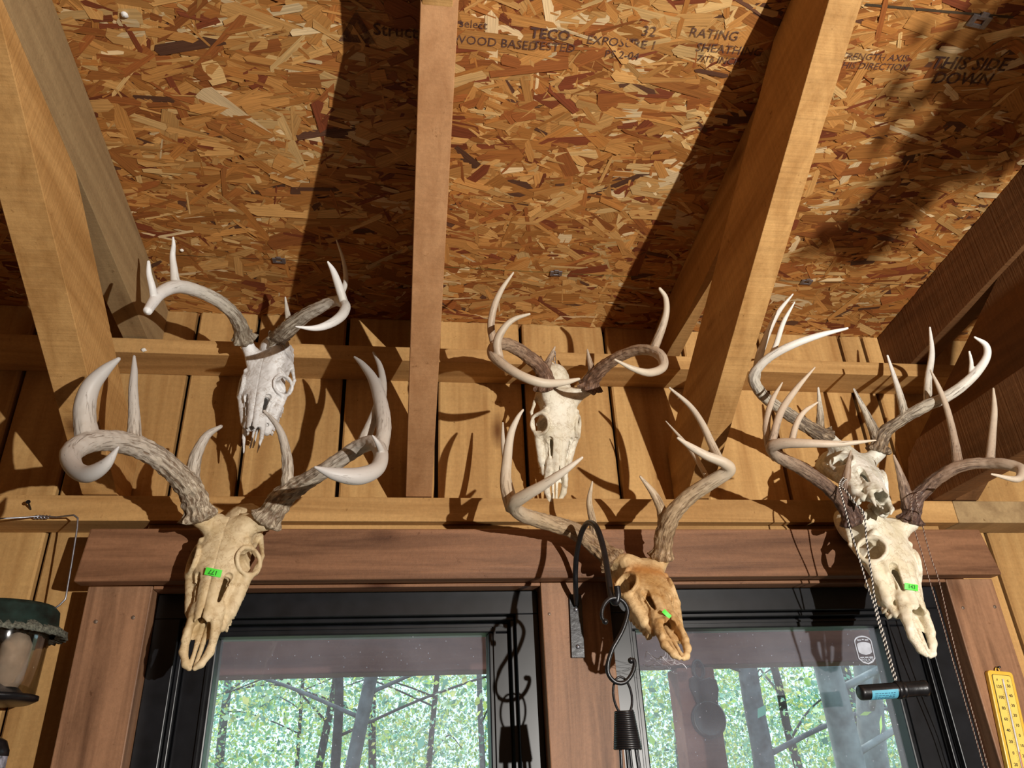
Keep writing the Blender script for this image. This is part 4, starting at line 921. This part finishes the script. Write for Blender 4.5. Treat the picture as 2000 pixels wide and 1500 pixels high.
# ------------------------------------------------------------------ bird feeder at the left edge
def clear_mat():
    m,N,K,B=mat('clear_plastic'); N.remove(B); out=N['Material Output']
    tr=N.new('ShaderNodeBsdfTransparent'); tr.inputs[0].default_value=(.90,.88,.84,1); gl=N.new('ShaderNodeBsdfGlossy'); gl.inputs['Roughness'].default_value=.08
    lw=N.new('ShaderNodeLayerWeight'); lw.inputs[0].default_value=.35
    mr=N.new('ShaderNodeMapRange'); mr.inputs[3].default_value=.08; mr.inputs[4].default_value=.55; K.new(lw.outputs['Facing'],mr.inputs[0])
    mx=N.new('ShaderNodeMixShader'); K.new(mr.outputs[0],mx.inputs[0]); K.new(tr.outputs[0],mx.inputs[1]); K.new(gl.outputs[0],mx.inputs[2]); K.new(mx.outputs[0],out.inputs[0]); return m
def feeder():
    q=.15; cx=-6; c=at(cx,1290,q); cy=-q
    z=lambda py: at(cx,py,q).z
    R=lambda px,py: at(px,py,q).x-at(cx,py,q).x
    e=empty('bird_feeder',Vector((c.x,cy,z(1375))),'hanging bird feeder with dusty green lid and clear tube at the left edge','bird feeder')
    O=Vector((c.x,cy,0)); Rl=R(108,1232); Rc=R(80,1250)
    b=MB(); zt=z(1185); zr=z(1236)
    b.lathe([(.0,zt+.004),(Rl*.75,zt),(Rl*.83,zt-.008),(Rl*.86,zr+.012),(Rl,zr),(Rl,zr-.004),(Rl*.8,zr+.004),(.0,zr+.006)],O,48); b.build('lid',M['green'],e,smooth=True)
    b=MB(); rs=random.Random(4); pr=[(Rl*.865,zr+.010),(Rl*1.03,zr+.001),(Rl*1.035,zr-.008),(Rl*.84,zr-.004)]; b.lathe(pr,O,96)
    b.v=[(v[0]+rs.uniform(-.002,.002),v[1]+rs.uniform(-.002,.002),v[2]+rs.uniform(-.003,.002)) for v in b.v]; b.build('lid_rim',simple('dusty_lint',(.13,.13,.10),1,nscale=250,noise=.5,bump=1),e,smooth=True)
    b=MB(); b.lathe([(0,.012),(.004,.012),(.005,0)],Vector((at(32,1184,q).x,cy,zt)),12); b.build('lid_peg',M['iron'],e)
    zb=z(1362); b=MB(); b.lathe([(Rc,zr+.002),(Rc*.97,zb),(Rc*.95,zb),(Rc*.98,zr+.002)],O,48); b.build('clear_tube',clear_mat(),e,smooth=True)
    b=MB(); b.lathe([(0,zb-.010),(Rc*.9,zb-.010),(Rc*1.06,zb-.004),(Rc*1.06,zb+.002),(Rc*.9,zb-.003),(0,zb-.002)],O,48); b.build('tray',M['iron'],e,smooth=True)
    b=MB(); b.lathe([(.016,z(1345)),(.022,z(1330)),(.024,z(1262)),(.016,z(1245)),(.006,z(1238))],O+Vector((.03,-.01,0)),20); b.build('seed_cake',simple('pale_cork',(.62,.50,.42),.9),e,smooth=True)
    b=MB(); b.lathe([(Rc*.8,zb),(Rc*.5,z(1335)),(.01,z(1310))],O,24); b.build('baffle',M['steel'],e,smooth=True)
    # wire bail over a nail
    K=[(-60,1196),(-75,1010),(0,1013),(40,1004),(66,997),(100,1002),(144,1006),(152,1012),(151,1030),(140,1100),(128,1170),(116,1182),(94,1196)]
    pts=[at(x,y,.125) for x,y in K]; pts[4].y=-.092; pts[3].y=-.105; pts[5].y=-.10
    b=MB(); P=[]
    for i in range(len(pts)-1):
        for k in range(6): P.append(pts[i].lerp(pts[i+1],k/6))
    P.append(pts[-1]); b.tube(P,.0017,8); b.build('wire_bail',M['steel'],e,smooth=True)
    b=MB(); 
    for s_ in (0,PI): b.tube([pts[4]+Vector((-.012+.028*t,.003*math.cos(14*t+s_),-.002+.003*math.sin(14*t+s_))) for t in np.linspace(0,1,30)],.0012,6)
    b.build('twisted_wire',M['steel'],e,smooth=True)
    n0=at(60,995,.080); b=MB(); b.lathe([(0,.024),(.0042,.024),(.0042,.0225),(.0018,.022),(.0018,-.0)],Vector((n0.x,-.0805,n0.z)),14,(.1,-1,.35)); tag(b.build('nail',M['iron']),'bent dark nail in the lower girt holding the feeder wire','nail')
feeder()
def spray_can():
    q=.16; c=at(-26,1450,q); e=empty('spray_can',Vector((c.x,-q,c.z-.16)),'dark domed can with a grey label at the lower left corner','can')
    O=Vector((c.x,-q,0)); zt=at(-26,1437,q).z; r=at(20,1450,q).x-c.x
    b=MB(); b.lathe([(0,zt),(r*.45,zt-.001),(r*.8,zt-.008),(r*.98,zt-.022),(r,zt-.03),(r*.96,zt-.031)],O,40); b.build('cap',M['iron'],e,smooth=True)
    b=MB(); b.lathe([(r*.97,zt-.031),(r*.97,zt-.17),(0,zt-.17)],O,40); b.build('body',simple('can_label',(.30,.30,.36),.45,noise=.5,nscale=120),e,smooth=True)
    bar('shelf_board',-1.5,-.72,-.23,-.0005,zt-.19,zt-.171,M['girt'],'small wooden shelf under the can, below the frame','shelf')
spray_can()

# ------------------------------------------------------------------ thermometer
def thermometer():
    yl=simple('yellow_enamel',(.80,.50,.06),.35,noise=.06); yl2=simple('yellow_dial',(.86,.62,.13),.4,noise=.04); ink=simple('dial_ink',(.02,.015,.01),.6)
    q=.1005; TL=at(1929,1308,q+.012); BL=at(1970,1500,q+.012); TR=at(1977,1308,q+.012)
    dn=(BL-TL).normalized(); rt=Vector((1,0,0)); rt=(rt-dn*rt.dot(dn)).normalized(); w=(TR-TL).dot(rt); n=Vector((0,-1,0))
    H=.235; o=TL+rt*w/2; o.y=-q
    e=empty('thermometer',o+dn*H,'yellow enamel wall thermometer with two scales on the right casing','thermometer')
    T=Matrix(((rt[0],-dn[0],n[0],o[0]),(rt[1],-dn[1],n[1],o[1]),(rt[2],-dn[2],n[2],o[2]),(0,0,0,1)))
    def rrect(w2,y0,y1,r,k=6):
        P=[]
        for cx_,cy_,a0 in ((w2-r,y1-r,0),(-w2+r,y1-r,PI/2),(-w2+r,y0+r,PI),(w2-r,y0+r,1.5*PI)):
            for i in range(k+1): t=a0+PI/2*i/k; P.append((cx_+r*math.cos(t),cy_+r*math.sin(t)))
        return P
    def slab(name,P,z0,z1,m,par,bev=0):
        k=len(P); b=MB(); b.add([T@Vector((x,y,z0)) for x,y in P]+[T@Vector((x,y,z1)) for x,y in P],[tuple(range(k))[::-1],tuple(range(k,2*k))]+[(i,(i+1)%k,(i+1)%k+k,i+k) for i in range(k)]); return b.build(name,m,par,bevel=bev)
    slab('case',rrect(w/2,-H,0,.007),.0006,.011,yl,e,.0015)
    slab('dial_border',rrect(w/2-.0068,-H+.008,-.0075,.004),.0112,.0118,ink,e)
    d=slab('dial',rrect(w/2-.0078,-H+.009,-.0085,.0035),.0112,.0124,yl2,e)
    lp=Vector((0,.001,.004)); b=MB(); b.tube([T@(lp+Vector((.004*math.cos(t),.005*math.sin(t)+.001,0))) for t in np.linspace(0,2*PI,25)[:-1]],.0012,8,closed=True); b.build('hanging_loop',yl,e,smooth=True)
    b=MB(); b.lathe([(.0016,-.003),(.0022,.0135),(.0,.0145)],T@Vector((0,.0075,0)),10,n); b.build('hook',M['iron'],e)
    def tx(s_,x,y,sz): text('dial_number',s_,sz,T@Matrix.Translation((x,y,.0126)),ink,d,bold=.00015)
    st=.0203; y0=-.031
    tx('F',-.0115,-.0185,.0062); tx('C',.0115,-.0185,.0062)
    for i,s_ in enumerate(('120','100','80','60','40','20','0','20','40')): tx(s_,-.0108,y0-st*i,.0082)
    for i,s_ in enumerate(('50','40','30','20','10','0','10','20','30','40')): tx(s_,.0108,y0+.0025-st*.9*i,.0078)
    b=MB()
    for i in range(81):
        y=y0+.004-i*st/10*1.0
        if y<-H+.02: break
        l=.0035 if i%5==4 else .002
        for sx in (-1,1):
            xa=sx*.0026; xb=sx*(.0026+l); b.add([T@Vector(v) for v in ((xa,y-.00022,.0126),(xb,y-.00022,.0126),(xb,y+.00022,.0126),(xa,y+.00022,.0126))],[(0,1,2,3)])
    b.build('scale_marks',ink,d)
    b=MB(); b.tube([T@Vector((0,-.016-.0102*i,.0140)) for i in range(20)],.0016,12); b.build('glass_tube',simple('tube_glass',(.70,.70,.72),.15),e,smooth=True)
    b=MB(); b.tube([T@Vector((0,-.150-.0035*i,.0150)) for i in range(17)],.0009,8); b.build('red_column',simple('red_spirit',(.55,.03,.03),.3),e,smooth=True)
thermometer()

def screw(px,py,q,label,r=.0036):
    p=at(px,py,q); b=MB(); b.lathe([(0,.0008),(r*.7,.0009),(r,.0002),(r,-.001)],Vector((p.x,-q,p.z)),16,(0,-1,0)); b.lathe([(0,.0013),(r*.25,.0012),(r*.25,.0)],Vector((p.x,-q,p.z)),6,(0,-1,0))
    tag(b.build('screw',simple('old_screw',(.22,.16,.12),.5,.6),smooth=True),label,'screw')
screw(187,1214,.1003,'screw head at the top left of the left window casing'); screw(260,1206,.1003,'screw head at the top right of the left window casing')
screw(1073,1199,.1003,'pale screw head on the centre casing left of the iron plate',.003)
screw(1881,1187,.1003,'screw head at the top left of the right window casing'); screw(1943,1185,.1003,'screw head at the top right of the right window casing')
def lump(px,py,q,s,label,cat,name,col,roof=False):
    p=on_roof(px,py,.006) if roof else at(px,py,q)
    b=MB(); rs=random.Random(int(px)); 
    b.lathe([(0,-s*.7),(s*.6,-s*.5),(s,0),(s*.65,s*.5),(0,s*.75)],p,14)
    b.v=[(v[0]+rs.uniform(-.1,.1)*s,v[1]+rs.uniform(-.1,.1)*s,v[2]+rs.uniform(-.1,.1)*s) for v in b.v]
    tag(b.build(name,simple(name+'_silk',col,.9),smooth=True),label,cat)
lump(243,29,0,.006,'white silk cocoon on the ceiling at the upper left','cocoon','insect_cocoon',(.85,.83,.8),True)
lump(355,489,0,.0045,'small white cocoon on the ceiling beside the upper left antler tip','cocoon','insect_cocoon',(.85,.8,.7),True)
lump(281,684,.1005,.006,'white cocoon on the upper girt left of the upper left skull','cocoon','insect_cocoon',(.80,.77,.70))
def chain():
    b=MB(); 
    for i,(x,y) in enumerate(((1084,690),(1083,701),(1085,712))):
        c=at(x,y,.165-.004*i); u=Vector((1,0,0)) if i%2 else Vector((.4,.9,0))
        b.tube([c+u*(.0028*math.cos(t))+Vector((0,0,.0068*math.sin(t))) for t in np.linspace(0,2*PI,17)[:-1]],.0009,6,closed=True)
    tag(b.build('hanging_chain',M['steel'],None,smooth=True),'tiny metal chain holding the middle skull on the upper girt','chain')
chain()
def web():
    b=MB(); rs=random.Random(3); w=simple('spider_silk',(.8,.8,.85),.6)
    A=[at(x,y,q) for x,y,q in ((1262,1272,.25),(1290,1282,.27),(1318,1290,.28),(1333,1296,.28),(1302,1268,.26))]
    Bp=[at(x,y,q) for x,y,q in ((1256,1298,.06),(1272,1290,.1),(1300,1300,.10),(1322,1315,.10),(1340,1300,.15))]
    for i in range(26):
        a=rs.choice(A); c=rs.choice(Bp+A); m=a.lerp(c,.5)+Vector((rs.uniform(-.01,.01),0,-rs.uniform(.003,.012)))
        b.tube([Vector(p) for p in catmull([a,m,c],5)],.00022,4)
    o=b.build('cobweb',w); tag(o,'wispy white cobweb under the nose of the orange-stained skull','cobweb',kind='stuff')
web()

# ------------------------------------------------------------------ porch and woods outside
def outdoors():
    b=MB(); b.add([(-60,.05,.0),(60,.05,.0),(60,80,-.5),(-60,80,-.5)],[(0,1,2,3)]); tag(b.build('ground_outside',M['ground']),kind='structure')
    Y=1.15; zb=at(700,1311,-Y).z; zb2=at(1600,1296,-Y).z
    b=MB(); b.prism([(-3.5,zb-.0),(4.5,zb2-.0),(4.5,zb+.24),(-3.5,zb+.24)],1,Y,Y+.12,.4)
    tag(b.build('porch_beam',M['porch'],bevel=.004),'reddish brown porch beam seen across the top of both windows','beam')
    xl=at(1331,1400,-Y-.02).x; xr=at(1405,1400,-Y-.02).x
    b=MB(); b.box(xl,xr,Y+.005,Y+.115,.01,min(zb,zb2)-.002,.7)
    tag(b.build('porch_post',M['porch'],bevel=.004),'reddish brown porch post seen through the right window','post')
    # dark iron ornament hanging on the post
    yy=Y+.004; c=at(1383,1405,-yy); s=(at(1410,1405,-yy)-at(1350,1405,-yy)).x
    e=empty('iron_ornament',Vector((c.x,yy,c.z)),'dark round-bottomed iron ornament hanging on the porch post','ornament')
    b=MB(); O=Vector((c.x,yy,c.z)); 
    b.lathe([(s*.55,-.0),(s*.56,.010),(s*.48,.018),(s*.45,.014),(0,.016)],O,40,(0,-1,0)); b.build('round_plate',M['iron'],e,smooth=True)
    b=MB(); P=[(-.30,.35),(-.38,.62),(-.48,.95),(-.45,1.2),(-.28,1.28),(-.12,1.15),(.2,1.22),(.42,1.15),(.46,.85),(.38,.55),(.32,.35)]
    b.prism([(c.x+s*x,c.z+s*z) for x,z in P],1,yy-.014,yy,None); b.build('upper_plate',M['iron'],e,bevel=.003)
    b=MB(); b.tube([O+Vector((s*.0+s*.16*math.cos(t)-s*.12,-.008,s*1.45+s*.28*math.sin(t))) for t in np.linspace(0,2*PI,25)[:-1]],s*.06,8,closed=True); b.build('hanging_loop',M['iron'],e,smooth=True)
    # trees
    def bark(n,a,c): return simple(n,a,.95,nscale=c,noise=.35,bump=.8)
    dark=bark('dark_bark',(.055,.05,.055),14); mid=bark('grey_bark',(.12,.12,.14),10); pale=bark('pale_bark',(.24,.25,.27),7)
    leafm,N,K,B=mat('leaves'); B.inputs['Roughness'].default_value=.6
    a=N.new('ShaderNodeAttribute'); a.attribute_name='fcol'; tr=N.new('ShaderNodeBsdfTranslucent'); mx=N.new('ShaderNodeMixShader'); mx.inputs[0].default_value=.5
    K.new(a.outputs['Color'],B.inputs['Base Color']); K.new(a.outputs['Color'],tr.inputs[0]); K.new(B.outputs[0],mx.inputs[1]); K.new(tr.outputs[0],mx.inputs[2]); K.new(mx.outputs[0],N['Material Output'].inputs[0])
    pal=np.array([(.45,.62,.16),(.66,.72,.20),(.30,.52,.26),(.24,.50,.42),(.78,.72,.30),(.40,.64,.58),(.62,.74,.52),(.16,.34,.26)])
    def leaves(name,C,size,par=None,seed=0,pp=None):
        rs=np.random.RandomState(seed); n=len(C); 
        u=rs.normal(size=(n,3)); u/=np.linalg.norm(u,axis=1)[:,None]; v=np.cross(u,rs.normal(size=(n,3))); v/=np.linalg.norm(v,axis=1)[:,None]
        L=(size*(.6+.8*rs.rand(n)))[:,None]
        V=np.stack([C-u*L*.5,C+v*L*.28,C+u*L*.5,C-v*L*.28],1).reshape(-1,3)
        me=bpy.data.meshes.new(name); me.from_pydata(V.tolist(),[],np.arange(n*4).reshape(n,4).tolist())
        col=pal[rs.choice(len(pal),n,p=pp)]*(.7+.6*rs.rand(n,1)); c4=np.ones((n,4,4),np.float32); c4[:,:,:3]=col[:,None]
        ca=me.color_attributes.new('fcol','FLOAT_COLOR','CORNER'); ca.data.foreach_set('color',c4.ravel()); return link(name,me,leafm,par)
    def clumps(nc,nl,xr,yr,zr,sp,seed):
        rs=np.random.RandomState(seed); out=[]
        for _ in range(nc):
            y=rs.uniform(*yr); c=np.array([rs.uniform(*xr)*(y+1.63),y,1.65+rs.uniform(*zr)*(y+1.63)]); out.append(c+rs.normal(size=(nl,3))*np.array([1.5,1.2,.55])*sp*(.6+.8*rs.rand()))
        return np.concatenate(out)
    def tree(p0,p1,y,w,m,label,seed,branches=3,nleaf=500,pp=None):
        A=at(*p0,-y); Bq=at(*p1,-y-.2); d=(A-Bq); k=(A.z-(.0))/(A.z-Bq.z) if abs(A.z-Bq.z)>.01 else 1
        d=(A-Bq).normalized(); base=Bq-d*((Bq.z+.1)/max(d.z,.2)); top=A+d*4.2; rw=pxr(w,-y)
        e=empty('forest_tree',Vector((base.x,base.y,0)),label,'tree','trees in the woods behind the cabin'); rs=random.Random(seed)
        n=14; P=[];R=[]
        for i in range(n+1):
            t=i/n; p=base.lerp(top,t)+Vector((rs.uniform(-.3,.3)*rw,rs.uniform(-.3,.3)*rw,0)); P.append(tuple(p)+(rw*(1.35-.75*t),))
        pts=catmull(P,3); b=MB(); b.tube([Vector(p[:3]) for p in pts],[p[3] for p in pts],14); b.build('trunk',m,e,smooth=True)
        cen=[]
        for k in range(branches):
            z0=1.9+rs.uniform(-.2,1.8); t=(z0-base.z)/(top.z-base.z); s=base.lerp(top,t); a_=rs.uniform(0,6.28); l=rs.uniform(1.0,2.6)
            q=[s,s+Vector((math.cos(a_)*l*.4,math.sin(a_)*l*.3,l*.15)),s+Vector((math.cos(a_)*l*.75,math.sin(a_)*l*.5,l*.22)),s+Vector((math.cos(a_)*l*1.2,math.sin(a_)*l*.8,l*.12))]
            b=MB(); bp=[Vector(v) for v in catmull(q,5)]; m_=len(bp); b.tube(bp,[rw*.28*(1-.85*i/m_)+.004 for i in range(m_)],7); b.build('branch',m,e,smooth=True)
            cen+=[q[2],q[3]]
        cen.append(top)
        rr=np.random.RandomState(seed); C=np.concatenate([np.array(c)+rr.normal(size=(nleaf//len(cen),3))*np.array([.6,.5,.28]) for c in cen]); leaves('foliage',C,.085,e,seed,pp)
    T=[((444,1335),(430,1500),9,13,mid,'slim grey trunk nearest the left edge of the left window'),
       ((592,1335),(580,1500),11,6,dark,'thin dark sapling in the left part of the left window'),
       ((655,1325),(624,1500),8,12,dark,'thin leaning dark trunk left of the centre of the left window'),
       ((663,1320),(655,1500),6.5,15,dark,'straight dark trunk in the middle of the left window'),
       ((728,1318),(690,1500),5.5,22,mid,'thickest grey leaning trunk in the left window'),
       ((728,1360),(728,1500),9,12,dark,'short-looking dark trunk right of the thick leaning one'),
       ((848,1380),(838,1500),9,9,dark,'slim dark trunk in the right half of the left window'),
       ((935,1330),(942,1500),8,9,mid,'slim trunk beside the right edge of the left window'),
       ((1316,1300),(1336,1500),8,18,mid,'grey-blue trunk just left of the porch post'),
       ((1466,1310),(1490,1500),5.5,34,mid,'broad grey-violet trunk right of the porch post'),
       ((1532,1390),(1560,1500),8,14,dark,'dark leaning trunk between the broad grey and pale trunks'),
       ((1612,1300),(1662,1500),4.2,46,pale,'large pale forked trunk in the right window'),
       ((1648,1300),(1690,1500),9,18,mid,'dim trunk between the two pale trunks'),
       ((1690,1300),(1712,1500),5.0,44,pale,'second pale trunk near the right edge of the right window'),
       ((1745,1300),(1772,1500),7,18,mid,'grey trunk at the right edge of the right window')]
    for i,(a,c,y,w,m,lab) in enumerate(T): tree(a,c,y,w,m,lab,100+i,3 if w<30 else 2,420 if w<30 else 90)
    C1=clumps(520,190,(-.42,.80),(7,17),(-.06,.24),.36,5)
    tag(leaves('forest_foliage',C1,.052,None,77),'sunlit yellow-green woodland leaves beyond the porch','foliage',kind='stuff')
    C2=clumps(520,130,(-.45,.85),(17,30),(-.05,.26),.75,6)
    tag(leaves('distant_foliage',C2,.14,None,78),'hazy blue-green mass of distant leaves behind the trunks','foliage',kind='stuff')
outdoors()

def added_shade_branch():
    """made-up leafy branch, added out of view near the lamp to shade the ceiling"""
    k=.40; Lp=Vector(LAMP)  # added stems, traced from the wanted ceiling shade back towards the lamp
    e=empty('shade_casting_branch',Lp.lerp(on_roof(1900,200),k),'made-up leafy branch added out of view beside the work lamp to shade the ceiling','added shade branch')
    rs=random.Random(12); b=MB(); lb=MB()
    for j,path in enumerate(([(2230,-80),(2060,20),(1900,190),(1800,310),(1715,400),(1625,480)],[(2080,60),(2010,230),(1900,320)],[(1850,250),(1810,360),(1740,430),(1680,492)],[(2180,-40),(2060,120),(1960,250)])):
        P=[Lp.lerp(on_roof(*p),k+.01*j) for p in path]; c=[Vector(v) for v in catmull(P,8)]
        b.tube(c,[.004*(1-.6*i/len(c)) for i in range(len(c))],7)
        for i,p in enumerate(c):
            t=i/len(c); sp=.030 if j==0 and t<.38 else (.028 if j==3 else .0085)
            for _ in range(46 if sp>.02 else 12):
                o=p+Vector((rs.gauss(0,1),rs.gauss(0,1),rs.gauss(0,.6)))*sp; d=Vector((rs.gauss(0,1),rs.gauss(0,1),rs.gauss(0,.4))).normalized(); w=d.orthogonal().normalized(); L=.015
                lb.add([o-d*L,o+w*L*.45+d*L*.2,o+d*L,o-w*L*.45-d*L*.1],[(0,1,2,3)])
    b.build('branch',M['iron'],e,smooth=True); lb.build('added_dry_leaves',simple('added_dry_leaf',(.25,.13,.05),.8),e)
    b=MB(); t=Lp.lerp(on_roof(1960,80),k); b.tube([t,Vector((t.x,t.y,roof_z(t.y)))],.0015,6); b.build('added_twine',M['cordk'],e)
added_shade_branch()
